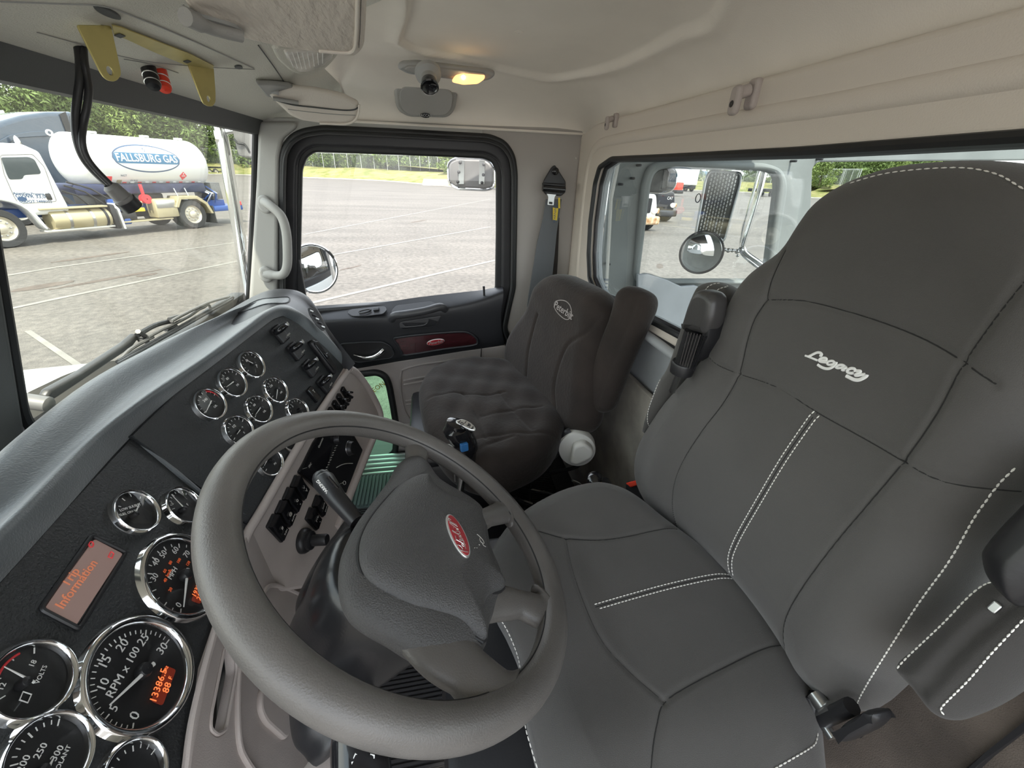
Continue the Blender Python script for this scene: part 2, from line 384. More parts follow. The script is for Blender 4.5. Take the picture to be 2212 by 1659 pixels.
class Pillow:
    """upholstered shape: smooth outline in a frame, domed front and back, seam grooves"""
    def __init__(s, fr, outline, hf, hb, rf, rb=None, seams=(), extra=None, p=2.2, nr=70, na=220, sw=.006, sdp=.006, cen=None, sm=6):
        s.fr = fr; L = np.array(cr_smooth(outline, sm)) if sm else np.array(outline)
        seg = np.linalg.norm(np.roll(L, -1, 0)-L, axis=1); cum = np.concatenate([[0], np.cumsum(seg)])
        t = np.linspace(0, cum[-1], na, endpoint=False); LL = np.vstack([L, L[:1]])
        s.L = np.stack([np.interp(t, cum, LL[:, k]) for k in (0, 1)], 1)
        s.c = np.array(cen) if cen is not None else s.L.mean(0)
        s.hf, s.hb, s.rf, s.rb, s.p = hf, hb, rf, rb or rf, p; s.seams = [np.array(q, float) for q in seams]; s.extra = extra; s.sw = sw; s.sdp = sdp
        tt = 1-(1-np.linspace(0, 1, nr))**1.0
        tt = np.sin(np.linspace(0, 1, nr)*math.pi/2)
        Q = (s.c+(s.L[None]-s.c)*tt[:, None, None]).reshape(-1, 2); s.nr, s.na = nr, na
        Hf = s.front(Q); Hb = s.back(Q); Hf[-na:] = 0; Hb[-na:] = 0
        V = np.concatenate([s.W(Q, Hf), s.W(Q, Hb)])
        i = np.arange(nr-1)[:, None]*na; j = np.arange(na)[None]; j2 = (j+1) % na
        a = (i+j).ravel(); b = (i+j2).ravel(); c = (i+na+j2).ravel(); d = (i+na+j).ravel(); o = nr*na
        F = np.concatenate([np.stack([a, d, c, b], 1), np.stack([a+o, b+o, c+o, d+o], 1)])
        me = bpy.data.meshes.new('pl'); me.vertices.add(len(V)); me.vertices.foreach_set('co', V.astype('f').ravel())
        me.loops.add(F.size); me.loops.foreach_set('vertex_index', F.astype('i').ravel()); me.polygons.add(len(F))
        me.polygons.foreach_set('loop_start', np.arange(0, F.size, 4, dtype='i')); me.update(); me.validate()
        bm = bmesh.new(); bm.from_mesh(me); bmesh.ops.remove_doubles(bm, verts=bm.verts, dist=1e-6)
        bmesh.ops.recalc_face_normals(bm, faces=bm.faces); bm.to_mesh(me); bm.free(); s.me = me
    def W(s, Q, H): return s.fr.o+Q[:, :1]*s.fr.u+Q[:, 1:]*s.fr.v+np.array(H)[:, None]*s.fr.n
    def dome(s, Q, h, r):
        d = polydist(Q, s.L); k = np.clip(d/r, 0, 1); return h*(1-(1-k)**s.p)**(1/s.p)
    def front(s, Q, seam=True):
        Q = np.atleast_2d(np.array(Q, float)); H = s.dome(Q, s.hf, s.rf)
        if s.extra is not None: H = H+s.extra(Q[:, 0], Q[:, 1])*np.clip(polydist(Q, s.L)/s.rf, 0, 1)
        if seam:
            for q in s.seams: H = H-s.sdp*np.exp(-(polydist(Q, q, False)/s.sw)**2)
        return H
    def back(s, Q): return -s.dome(Q, s.hb, s.rb)
    def px(s, p):
        h = s.hf*.8
        for _ in range(4): q = s.fr.px(p, h); h = float(s.front([q], False)[0])
        return q
    def on(s, pts, lift=.001, step=.006):
        pts = [np.array(p) for p in pts]; out = []
        for a, b in zip(pts[:-1], pts[1:]):
            k = max(1, int(np.linalg.norm(b-a)/step)); out += [a+(b-a)*i/k for i in range(k)]
        out.append(pts[-1]); Q = np.array(out); return list(s.W(Q, s.front(Q)+lift)), Q
def stitches(line3, pitch=.006, ln=.0042, r=.0009):
    """white thread dashes along a 3-D polyline, one joined mesh"""
    P = np.array(line3); seg = np.linalg.norm(np.diff(P, axis=0), axis=1); cum = np.concatenate([[0], np.cumsum(seg)]); V = []; F = []
    for s0 in np.arange(0, cum[-1]-ln, pitch):
        a = np.array([np.interp(s0, cum, P[:, k]) for k in range(3)]); b = np.array([np.interp(s0+ln, cum, P[:, k]) for k in range(3)])
        d = (b-a)/np.linalg.norm(b-a); u = np.cross(d, [.3, .5, .8]); u /= np.linalg.norm(u); w_ = np.cross(d, u); o = len(V)
        for q, rr in ((a, .5), ((a+b)/2, 1), (b, .5)):
            for k in range(5): t = 2*math.pi*k/5; V.append(q+(u*math.cos(t)+w_*math.sin(t))*r*rr)
        for i in range(2):
            for k in range(5): k2 = (k+1) % 5; F.append((o+i*5+k, o+i*5+k2, o+i*5+5+k2, o+i*5+5+k))
    return mk(V, F)
def copyobj(o, parent=None, **kw):
    c = o.copy(); COL.objects.link(c); OFF[c.name] = OFF.get(o.name, np.zeros(3))
    if parent: c.parent = parent
    for ch in list(o.children): copyobj(ch, c)
    return c
# ================================================================ outside: ground, bank, fence, trees
XW = 1.60                                     # inner face of the passenger side wall
YB = -.56                                     # inner face of the back wall
FG = Fr((0, 0, GZ), (1, 0, 0), (0, 0, 1))
def grid(x0, x1, y0, y1, z): return mk([(x0, y0, z), (x1, y0, z), (x1, y1, z), (x0, y1, z)], [(0, 1, 2, 3)])
ob('ground', grid(-120, 260, -220, 220, GZ), 'asphalt', kind='structure', smooth=None)
# far edge of the lot and the grass bank behind it
EDGE = [(-60, 118), (20, 88), (70, 60), (100, 44), (108, 38), (101, 24), (95, 9), (78, -1), (70, -11)]+[tuple(atZ(p, GZ)[:2]) for p in ((1290, 408), (1480, 411), (1610, 416), (1700, 422), (1800, 430))]+[(60, -130), (80, -200)]
e2 = cr_smooth([(x, y) for x, y in EDGE], 4, False)
def offs(P, d):
    P = np.array(P); T = np.gradient(P, axis=0); T /= np.linalg.norm(T, axis=1)[:, None]
    return P+np.stack([-T[:, 1], T[:, 0]], 1)*d   # left of the walking direction = away from the lot here
def bankz(k): return GZ+k
rows = []
for d, z in ((0, .02), (.6, .25), (4, 1.1), (9, 2.0), (16, 2.2), (60, 3.5)):
    Q = offs(e2, d); rows.append([(q[0], q[1], GZ+z+(.12*math.sin(i*1.7+d) if 0 < d < 60 else 0)) for i, q in enumerate(Q)])
g = ob('grass_bank', loft(rows), 'grass', kind='structure', smooth=60)
kr = []
for d, z in ((-.15, 0), (-.15, .14), (.05, .16), (.05, 0)):
    kr.append([(q[0], q[1], GZ+z) for q in offs(e2, d)])
ob('kerb', loft(kr), 'concrete', kind='structure')
# fence on the bank
FL = offs(e2, 9.3); segl = np.concatenate([[0], np.cumsum(np.linalg.norm(np.diff(FL, axis=0), axis=1))])
fence = thing('chain_link_fence', (90, 20, GZ+2), 'tall grey chain-link fence running along the grass bank beyond the parking lot', 'fence')
def fpt(s): return np.array([np.interp(s, segl, FL[:, 0]), np.interp(s, segl, FL[:, 1])])
s0 = 60
while s0 < segl[-1]-60:
    q = fpt(s0); ob('fence_post', tube([(q[0], q[1], GZ+1.9), (q[0], q[1], GZ+4.9)], .05, n=6), 'fencepost', fence); s0 += 3.05
V = []; F = []
ss = np.arange(60, segl[-1]-60, 1.0)
top = [(*fpt(s), GZ+4.85) for s in ss]; ob('top_rail', tube(top, .035, n=5), 'fencepost', fence)
def wires():
    V = []; F = []
    for s in np.arange(60, segl[-1]-62, .15):
        for sgn in (1, -1):
            a = fpt(s); b = fpt(s+1.35); z0, z1 = (GZ+2.0, GZ+4.8) if sgn > 0 else (GZ+4.8, GZ+2.0)
            o = len(V); V += [(a[0], a[1], z0-.012), (a[0], a[1], z0+.022), (b[0], b[1], z1+.022), (b[0], b[1], z1-.012)]; F.append((o, o+1, o+2, o+3))
    return mk(V, F)
ob('wire_mesh', wires(), 'fencemesh', fence, smooth=None, kind='stuff')
# trees: crowns of many small leaf faces, shared between copies
def crown(seed, nl, h):
    r = np.random.RandomState(seed); V = []; F = []
    cl = [(r.normal(0, 1.9), r.normal(0, 1.9), h*(.02+.90*r.rand()), r.uniform(1.1, 2.1)) for _ in range(34)]
    cl += [(0, 0, h*.5, 2.2), (0, 0, h*.75, 1.8), (0, 0, h*.93, 1.0)]
    for k in range(nl):
        x, y, z, rr = cl[r.randint(len(cl))]; d = r.normal(size=3); d /= np.linalg.norm(d); p = np.array([x, y, z])+d*rr*(.75+.35*r.rand())*np.array([1, 1, .8])
        s = r.uniform(.16, .34); u = r.normal(size=3); u /= np.linalg.norm(u); w_ = np.cross(u, d+r.normal(size=3)*.5); w_ /= np.linalg.norm(w_)
        o = len(V); V += [p-u*s*1.5, p+w_*s*.5, p+u*s*1.5, p-w_*s*.5]; F.append((o, o+1, o+2, o+3))
    return mk(V, F)
def trunk(h): return tube([(0, 0, -.3), (.05, 0, h*.3), (0, .08, h*.7), (0, 0, h*.9)], [.2, .17, .1, .03], n=7)
crowns = [crown(i, 5200, h) for i, h in enumerate((11, 12.5, 9.5))]
for me, mm in zip(crowns, ('leafA', 'leafB', 'leafA')): me.materials.append(MATS[mm]); me.name = 'crown'
trunks = [trunk(h) for h in (11, 12.5, 9.5)]
for me in trunks: me.materials.append(MATS['bark']); me.name = 'trunk'
k = 0; s = 95.; kinds = ['tree', 'tree', 'tree']
tl = ['rounded green tree in the thick row behind the fence', 'tall lighter green tree in the thick row behind the fence', 'lower bushy green tree in the thick row behind the fence']
while s < segl[-1]-105:
    q = fpt(s); T = fpt(s+1)-fpt(s); T /= np.linalg.norm(T); nrm = np.array([-T[1], T[0]])
    for row in (0, 1):
        kk = RNG.randint(3); d = 4+row*7+RNG.uniform(-1.5, 1.5); p = q+nrm*d+T*RNG.uniform(-1.2, 1.2)
        y = p[1]; far = 1.0 if y > 28 else (.80 if y > -5 else .55)
        t = bpy.data.objects.new('tree', None); COL.objects.link(t); t.location = (p[0], p[1], GZ+2.1); sca = RNG.uniform(.85, 1.2)*far; t.scale = (sca, sca, sca*RNG.uniform(.9, 1.1)); t.rotation_euler.z = RNG.uniform(0, 6.28)
        setp(t, tl[kk], 'tree', 'trees behind the chain-link fence')
        for nm, me in (('crown', crowns[kk]), ('trunk', trunks[kk])):
            c = bpy.data.objects.new(nm, me); COL.objects.link(c); c.parent = t
    s += 5.2
# blue hills far away behind the rear of the lot
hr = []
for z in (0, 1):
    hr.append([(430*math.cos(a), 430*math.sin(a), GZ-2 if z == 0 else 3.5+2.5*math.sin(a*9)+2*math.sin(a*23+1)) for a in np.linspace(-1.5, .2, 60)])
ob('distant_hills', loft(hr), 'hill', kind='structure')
# painted bay lines and stains on the asphalt
def strip(p, q, w=.12, lift=.006):
    a = atZ(p, GZ); b = atZ(q, GZ); d = (b-a)/np.linalg.norm(b-a); n = np.array([-d[1], d[0], 0])*w/2; z = np.array([0, 0, lift])
    return mk([a-n+z, b-n+z, b+n+z, a+n+z], [(0, 1, 2, 3)])
for i, (p, q) in enumerate([((655, 507), (1060, 430)), ((655, 562), (1060, 490)), ((672, 655), (1072, 562)), ((150, 640), (535, 560)), ((0, 672), (150, 640)), ((0, 598), (120, 578)), ((120, 578), (540, 520)), ((60, 715), (170, 790)), ((1380, 470), (1500, 395))]):
    ob('bay_line', strip(p, q, .13 if i < 7 else .07), 'lotpaint', None, kind='structure', smooth=None)
for (p, a, b) in [((240, 602), 1.1, .10), ((200, 555), .9, .12), ((95, 618), .5, .2), ((318, 594), .22, .12), ((765, 577), .3, .05), ((745, 581), .2, .04), ((905, 478), .8, .12), ((1425, 575), .4, .1)]:
    c = atZ(p, GZ); me = mk([(c[0]+x*(1+.06*math.sin(i*2.3)), c[1]+y*(1+.06*math.cos(i*3.1)), GZ+.004) for i, (x, y) in enumerate(ell(a, b, 0, 0, 22, -.5))], [tuple(range(22))])
    ob('oil_stain', me, 'stain', None, kind='structure', smooth=None)
# concrete barrier at the foot of the bank
c = atZ((945, 402), GZ); bf = Fr((c[0], c[1], GZ), (.35, -.94, 0), (-.94, -.35, 0))
ob('concrete_barrier', plate(bf, [rnd([(-2.4, 0), (2.4, 0), (2.4, .25), (2.1, 1.0), (-2.1, 1.0), (-2.4, .25)], .05)], .5, .03), 'concrete', None, 'long pale concrete barrier block at the foot of the grass bank', cat='barrier')

# ================================================================ white gas tanker truck
TA = atZ((20, 536), GZ); TB = atZ((429, 493), GZ); TU = (TB-TA)/np.linalg.norm(TB-TA)
TF = Fr((TA[0], TA[1], GZ), TU, np.cross(TU, (0, 0, 1.)))      # x along truck to the rear, y up, n towards the camera
tk = thing('tanker_truck', tuple(TA+TU*3), 'white gas tanker truck parked outside the windshield', 'truck')
def tb(name, a, b, w, h, h0, h1, m, bev=.02, par=None, rot=0): return ob(name, fbox(TF, a, b, w, h, h0, h1, bev, rot), m, par or tk)
def wheel(fr, a, R, h0, par, name='wheel', rimm='rim'):
    prof = [(R*.62, h0-.02), (R*.66, h0), (R*.95, h0), (R, h0-.05), (R, h0-.24), (R*.95, h0-.28), (R*.6, h0-.28)]
    t_ = ob(name, lathe(fr, prof, a, R, 32), 'tire', par)
    ob('rim', lathe(fr, [(R*.64, h0-.02), (R*.6, h0-.05), (R*.5, h0-.09), (R*.28, h0-.08), (R*.24, h0-.02), (R*.1, h0-.0), (.001, h0)], a, R, 28), rimm, t_)
    ob('wheel_nuts', join([lathe(fr, [(.022, h0-.08), (.022, h0-.05), (.001, h0-.045)], a+R*.4*math.cos(k*.628), R+R*.4*math.sin(k*.628), 8) for k in range(10)]), 'chromedull', t_)
wheel(TF, .05, .51, .02, tk); wheel(TF, 5.45, .51, .02, tk); wheel(TF, 5.45, .51, -.32, tk); wheel(TF, .05, .51, -1.9, tk); wheel(TF, 5.45, .51, -1.9, tk)
# tank
TL, TR_, TZ = 2.42, 7.0, 2.24
prof = []
for t in np.linspace(0, math.pi/2, 10): prof.append((.80*math.sin(t), TL+.42*(1-math.cos(t))))
prof.append((.80, TR_-.42))
for t in np.linspace(math.pi/2, 0, 10)[1:]: prof.append((.80*math.sin(t), TR_-.42*(1-math.cos(t))))
TKF = Fr(TF.w(0, TZ, -1.0), TF.n, TU)        # normal along the truck
tank = ob('tank', lathe(TKF, [(max(r, .002), x) for r, x in prof], 0, 0, 56), 'tankwhite', tk)
ob('lifting_lug', plate(TF, [ell(.09, .09, 2.50, 2.98), ell(.045, .045, 2.50, 2.98)], .03, .004, -1.0), 'tankwhite', tk)
for s_ in (3.6, 5.2, 6.4): ob('tank_fitting', fbox(TF, s_, 3.08, .22, .07, -1.1, -.9, .02), 'tankwhite', tk)
tb('tank_cradle', 4.35, 1.42, 4.3, .32, -1.6, -.35, 'tankblue', .06)
tb('chassis_rail', 3.9, .82, 6.8, .24, -1.4, -.55, 'truckblue', .02)
tb('underbody_shade', 3.95, .86, 2.2, .75, -1.9, -.75, 'blackplastic', .05); tb('side_deck', 3.2, .42, 3.0, .05, -.5, -.05, 'gold', .01)  # solid black box stands in for the mottled shadow under the tank
# sign on the tank side: local curved frame -> place slightly proud rings that follow the cylinder
def onTank(me, lift=.006):
    bm = bmesh.new(); bm.from_mesh(me)
    for z_ in np.arange(1.30, 3.1, .045):
        bmesh.ops.bisect_plane(bm, geom=bm.verts[:]+bm.edges[:]+bm.faces[:], plane_co=tuple(TF.w(0, z_)), plane_no=(0, 0, 1))
    bm.to_mesh(me); bm.free()
    for v in me.vertices:
        q = np.array(v.co)-TF.o; b = q.dot(TF.v); ang = math.asin(max(-1, min(1, (b-TZ)/.80))); hh = q.dot(TF.n)
        r = .80+lift+hh; p = TF.w(q.dot(TF.u), TZ+r*math.sin(ang), -1.0+r*math.cos(ang)); v.co = p
    return me
def gridell(a, b, cx, cy, n=36, k=10, ymin=-9, ymax=9):
    V = []; F = []
    for i in range(n+1):
        x = -a+2*a*i/n; y = b*math.sqrt(max(0, 1-(x/a)**2)); lo, hi = max(-y, ymin), min(y, ymax)
        if hi < lo: lo = hi = (ymin if -y > ymin else 0) if ymin > -9 else 0
        for j in range(k+1): V.append(TF.w(cx+x, cy+lo+(hi-lo)*j/k))
    for i in range(n):
        for j in range(k): o = i*(k+1)+j; F.append((o, o+k+1, o+k+2, o+1))
    return mk(V, F)
def tpx(p): return TF.px(p, -.25)
sc_ = tpx((318, 343)); SX, SY, SA, SB = sc_[0], sc_[1], 1.10, .43
ob('sign_rim', onTank(gridell(SA, SB, SX, SY), .002), 'signdark', tk); ob('sign_field', onTank(gridell(SA*.965, SB*.90, SX, SY), .006), 'tankwhite', tk)
ob('sign_band', onTank(gridell(SA*.965, SB*.90, SX, SY, ymin=-.155, ymax=.165), .010), 'signblue', tk)
me = text(TF, 'FALLSBURG GAS', SX, SY+.005, .325, 0, xs=.84, bold=.005, shear=.08)
xs_ = [TF_v for TF_v in [np.array(v.co) for v in me.vertices]]
ob('sign_lettering', onTank(me, .014), 'tankwhite', tk, 'white block lettering on the blue band', smooth=None)
fl = [(0, .09), (-.03, .04), (-.025, 0), (0, -.02), (.03, 0), (.03, .04), (.012, .045)]
ob('flame_mark', onTank(plate(TF, [[(SX+x*1.3, SY+.24+y*1.1) for x, y in cr_smooth(fl, 3)], [(SX+x*.8, SY+.245+y*.7) for x, y in cr_smooth(fl, 3)]], .002, .0005), .012), 'signdark', tk)
dm = tpx((398, 380)); dia = [(dm[0]-.14, dm[1]), (dm[0], dm[1]-.14), (dm[0]+.14, dm[1]), (dm[0], dm[1]+.14)]
ob('hazard_placard', onTank(plate(TF, [dia], .004, .001), .006), 'truckred', tk, 'red diamond hazard placard')
ob('placard_marks', onTank(join([text(TF, '1075', dm[0], dm[1], .075, 0, bold=.002), text(TF, '2', dm[0], dm[1]-.08, .05, 0), plate(TF, [ell(.02, .03, dm[0], dm[1]+.075, 10)], .002, .0005)]), .014), 'tankwhite', tk, smooth=None)
a, b = tpx((240, 389)); ob('red_label', onTank(plate(TF, [rrect(.22, .22, .01, a, b)], .004, .001), .006), 'truckred', tk)
a, b = tpx((267, 395)); ob('capacity_plate', onTank(plate(TF, [rrect(.15, .18, .01, a, b)], .004, .001), .006), 'gold', tk)
a, b = tpx((285, 390)); ob('tank_lettering', onTank(join([text(TF, 'NGT', a-.16, b+.15, .09, 0), text(TF, 'P.V. 8-18', a+.17, b+.0, .06, 0), text(TF, 'V.B. 11-23', a+.17, b-.07, .06, 0)]), .008), 'signdark', tk, smooth=None)
for i in range(12): ob('reflector_tape', onTank(fbox(TF, 3.75+i*.24, 1.62, .12, .03, -.004, .004), .01), 'truckred' if i % 2 == 0 else 'white', tk)
# cab
def tp(*P, h=0.): return [TF.px(p, h) for p in P]
cabo = tp((-150, 352), (-60, 345), (40, 314), (95, 318), (110, 330), (156, 447), (150, 452), (-30, 452), (-60, 430), (-120, 410))
cabo = [(-1.2, 1.25), (-.5, 2.35), (-.35, 2.62), (.2, 2.74), (1.35, 2.66), (1.62, 2.45), (1.72, .95), (1.70, .88), (.75, .86), (.62, 1.15), (.05, 1.3), (-.55, 1.15), (-.62, .9), (-1.2, .8)]
cabo = [(-1.95, 1.05), (-1.8, 1.45), (-.35, 1.66), (-.12, 2.42), (.05, 2.6), (1.3, 2.63), (1.62, 2.45), (1.76, 1.0), (1.74, .80), (.88, .78), (.78, 1.02), (.45, 1.22), (.02, 1.28), (-.40, 1.2), (-.68, .95), (-.72, .6), (-1.95, .55)]
ob('cab_body', plate(TF, [rnd(cabo, .08)], 1.9, .10, -.05, bres=3), 'truckwhite', tk)
win = [TF.px(p, -.05) for p in ((2, 340), (62, 339), (74, 344), (88, 372), (86, 376), (52, 378), (48, 387), (20, 388), (14, 376))]
ob('cab_window', plate(TF, [rnd(win, .05)], .03, .008, -.035), 'truckglass', tk, 'dark side window')
door = [TF.px(p, -.05) for p in ((0, 335), (70, 333), (95, 360), (122, 435), (40, 440), (30, 425), (8, 375))]
dl = cr_smooth(rnd(door, .05), 1); ob('door_seam', tube([TF.w(a, b, -.045) for a, b in dl], .008, True, 5), 'mirrorback', tk)
for (s_, p, q, z) in (('GVWR 33,000', (47, 424), (98, 425), .13), ('American Propane, LP', (45, 418), (92, 419), .085), ('USDOT 2488003', (50, 435), (105, 436), .10)):
    me = textpx(TF, s_ if s_[0] != 'A' else 'AmeriGas Propane, LP', p, q, z, -.045, bold=.002); ob('door_lettering', me, 'signdark', tk, smooth=None)
a, b = TF.px((105, 425), -.045); ob('door_handle', fbox(TF, a, b, .12, .17, -.05, -.02, .02), 'blackplastic', tk)
a, b = TF.px((48, 430), -.045); ob('door_crest', plate(TF, [ell(.10, .06, a, b)], .01, .002, -.04), 'signdark', tk)
tb('roof_horn', .35, 2.78, .9, .05, -.9, -.6, 'truckwhite', .02)
fd = [(-.78, .9), (-.5, 1.2), (0, 1.34), (.45, 1.27), (.80, 1.0), (1.0, .45), (.92, .45), (.72, .95), (.42, 1.17), (0, 1.24), (-.45, 1.12), (-.72, .85)]
ob('front_fender', plate(TF, [cr_smooth(fd, 3)], .45, .04, .06), 'truckwhite', tk)
ft = Fr(TF.w(1.95, .62, -.20), TF.n, TU)
ob('fuel_tank', lathe(ft, [(.001, -.75), (.27, -.75), (.29, -.72), (.29, .72), (.27, .75), (.001, .75)], 0, 0, 32), 'gold', tk, 'polished metal fuel tank')
for s_ in (-.35, .25, .62): ob('tank_strap', lathe(ft, [(.292, s_-.04), (.30, s_-.035), (.30, s_+.035), (.292, s_+.04)], 0, 0, 32), 'blackplastic' if s_ > .5 else 'chromedull', tk)
tb('running_board', 1.85, .95, 1.7, .05, -.3, .05, 'gold', .01); tb('step_plate', 1.9, .34, 1.9, .05, -.35, .0, 'offwhite', .01)
tb('step_bracket', 2.82, .62, .16, .75, -.42, .06, 'blackplastic', .05); tb('step_bracket', 2.98, .62, .05, .8, -.42, .07, 'truckwhite', .02)
for a, b, w, h, m in ((3.15, .95, .35, .35, 'truckblue'), (3.3, .6, .5, .25, 'blackplastic'), (3.22, .45, .22, .22, 'truckblue')): tb('pump_unit', a, b, w, h, -.5, -.1, m, .04)
tb('battery_box', 3.62, .98, .42, .14, -.4, -.05, 'gold', .02); tb('battery_box', 3.62, .78, .42, .12, -.4, -.03, 'yellow', .02)
tb('hose_cabinet', 4.55, .78, .78, .62, -.5, .0, 'gold', .05); tb('cabinet_door', 4.55, .92, .66, .26, -.02, .012, 'chromedull', .01)
ob('hose_reel', lathe(Fr(TF.w(4.05, 1.1, -.2), TU, TF.n), [(.03, -.1), (.15, -.1), (.15, -.06), (.1, -.05), (.1, .05), (.15, .06), (.15, .1), (.02, .1)], 0, 0, 24), 'truckred', tk)
tb('reel_post', 4.0, 1.40, .06, .34, -.2, -.1, 'truckred', .01)
for p, q in (((1.9, 1.4), (2.5, .9)), ((2.0, 1.55), (2.9, .95)), ((2.1, 1.65), (3.2, 1.0))): ob('hose', tube([TF.w(p[0], p[1], -.4), TF.w((p[0]+q[0])/2, (p[1]+q[1])/2+.12, -.35), TF.w(q[0], q[1], -.4)], .03, n=6), 'rubber', tk)
fo = [(4.85, .80), (5.05, 1.16), (5.75, 1.16), (6.1, .9), (6.25, .5), (6.15, .5), (6.0, .84), (5.7, 1.05), (5.12, 1.05), (4.95, .78)]
ob('rear_fender', plate(TF, [fo], .62, .015, .06), 'gold', tk); tb('mud_flap', 6.27, .45, .05, .65, -.55, .05, 'rubber', .01)
for s_ in (5.2, 5.6): ob('fender_strut', tube([TF.w(s_, 1.15, -.2), TF.w(s_, 1.42, -.3)], .02, n=6), 'chromedull', tk)
for i in range(7):
    a0 = 6.35+RNG.uniform(0, .5); ob('valve_pipe', tube([TF.w(a0, 1.5-RNG.uniform(0, .3), -.6), TF.w(a0+.15, 1.2, -.3), TF.w(a0+RNG.uniform(-.1, .3), .8+RNG.uniform(0, .3), -.5)], .03, n=6), ('chromedull', 'truckblue', 'white')[i % 3], tk)
tb('rear_panel', 7.0, 1.28, .42, .62, -1.5, -.45, 'mirrorback', .02); tb('rear_bumper', 7.25, .62, 1.3, .20, -1.6, -.3, 'truckblue', .03); tb('tail_lamp', 7.82, .78, .1, .16, -.5, -.28, 'truckred', .02)
# dark tractor behind the tanker
DK = Fr(TF.w(0, 0, -5.2), TU, TF.n)
dk = thing('dark_truck', tuple(DK.w(0, 0, 0)), 'dark blue sleeper truck parked behind the white tanker', 'truck')
ro = DK.pxs([(-90, 330), (-60, 290), (0, 262), (50, 248), (100, 241), (155, 241), (160, 250), (163, 300), (175, 470), (-90, 470)])
ob('cab_body', plate(DK, [rnd(ro, .12)], 2.2, .15, 0, bres=3), 'darktruck', dk)
ro = DK.pxs([(-20, 312), (20, 291), (60, 284), (130, 281), (135, 292), (40, 298), (0, 318)]); ob('fairing_panel', plate(DK, [rnd(ro, .04)], .06, .02, .05), 'darktruck', dk)
ro = DK.pxs([(127, 246), (140, 241), (170, 330), (160, 332)]); ob('fairing_edge', plate(DK, [ro], .05, .01, .06), 'blackplastic', dk)
ob('mirror_housing', ico(DK.P((38, 308), .3), .16, 2, (.6, .6, 1.4)), 'chrome', dk)
wheel(DK, DK.px((60, 500))[0], .52, .02, dk); wheel(DK, DK.px((150, 490))[0], .52, .02, dk)
bx = DK.off(-6); rb_ = bx.pxs([(-60, 238), (8, 238), (12, 262), (-60, 262)]); ob('box_trailer', plate(bx, [[(rb_[0][0], rb_[0][1]), rb_[1], (rb_[1][0]+.2, .9), (rb_[0][0], .9)]], 2.4, .03, 0), 'truckwhite', None, 'white box trailer roof showing behind the dark truck', cat='trailer')
# low flatbed chassis parked near the bank (wheels seen right of the tanker)
lw_ = atZ((462, 377), GZ); LF = Fr((lw_[0], lw_[1], GZ), TU, TF.n)
fb = thing('flatbed_truck', tuple(lw_), 'distant black flatbed chassis parked by the grass bank right of the tanker', 'truck')
ob('frame_rail', fbox(LF, 0, 1.3, 7, .3, -1, 0, .03), 'blackplastic', fb); ob('headboard', fbox(LF, -3, 2.0, .3, 1.4, -1.5, 0, .05), 'blackplastic', fb)
for a in (-.8, .6): wheel(LF, a, .55, .1, fb)
# passenger-side mirror rig outside the door
mr = thing('mirror_bracket', (1.85, .66, -.9), 'chrome tube mirror arm outside the windshield beside the passenger door', 'mirror arm')
Xm = 1.95
def PX(ps, X): return [atX(p, X) for p in ps]
ob('tube_arm', tube(cr_smooth(PX([(473, 268), (481, 300), (498, 400), (515, 500), (530, 590), (545, 680)], 1.98), 4, False), .022, n=14), 'chrome', mr)
ob('tube_arm', tube(cr_smooth(PX([(478, 285), (500, 281), (520, 280), (545, 283)], 1.98), 4, False), .012, n=12), 'chrome', mr)
ob('top_clamp', join([ico(atX((474, 272), 1.98), .022), ico(atX((478, 300), 1.98), .028, 2, (.8, .8, 1.6))]), 'chrome', mr)
ob('mirror_head', plate(Fr(atX((531, 298), 1.95), (.3, .95, 0), (-.95, .3, 0)), [rrect(.10, .13, .02)], .03, .006), 'mirrorback', mr)
ob('wire', tube(cr_smooth(PX([(505, 300), (515, 310), (528, 312), (540, 330)], 1.95), 4, False), .004), 'rubber', mr)
# look-down mirror hanging in the window's upper rear corner
lf = Fr(atX((1015, 375), 1.85), (-.35, -.93, 0), (-.93, .35, .05))
lm = thing('look_down_mirror', tuple(lf.o), 'small square mirror with grey back at the upper right of the passenger window', 'mirror')
o_ = rnd(lf.pxs([(967, 352), (985, 341), (1050, 343), (1066, 360), (1066, 405), (1050, 410), (985, 407), (969, 395)]), .02)
ob('mirror_back', plate(lf, [o_], .03, .010, 0, bres=2), 'mirrorback', lm)
ob('chrome_rim', tube([lf.w(a, b, -.006) for a, b in o_], .006, True, 8), 'chrome', lm)
for x in (998, 1042): ob('mounting_strap', plate(lf, [lf.pxs([(x-6, 346), (x+6, 347), (x+5, 398), (x-7, 398)])], .004, .001, .005), 'chromedull', lm)
for p in ((995, 352), (992, 372), (990, 393), (1046, 356), (1045, 378), (1042, 395)): a, b = lf.px(p); ob('bolt', lathe(lf, [(.006, .004), (.006, .009), (.001, .011)], a, b, 10), 'blackframe', lm)
# round convex mirror low in the window's front corner
cf = Fr(atX((678, 581), 1.90), (.55, -.83, 0), (-.83, -.55, .1))
cm = thing('convex_mirror', tuple(cf.o), 'round convex mirror with chrome rim at the lower left of the passenger window', 'mirror')
R0 = .098
ob('mirror_glass', lathe(cf, [(.001, .011), (R0*.3, .010), (R0*.6, .0072), (R0*.85, .003), (R0, 0)][::-1], 0, 0, 40), 'mirrorface', cm, smooth=90)
ob('chrome_rim', tube([cf.w(R0*math.cos(t), R0*math.sin(t)) for t in np.linspace(0, 2*math.pi, 48, endpoint=False)], .006, True, 8), 'chrome', cm)
ob('shell', lathe(cf, [(R0, 0), (R0*.9, -.02), (R0*.5, -.04), (.001, -.045)], 0, 0, 32), 'chromedull', cm)
ob('arm', tube([cf.w(0, 0, -.04), cf.w(-.15, .1, -.06), atX((600, 560), 1.98)], .008), 'chrome', cm)

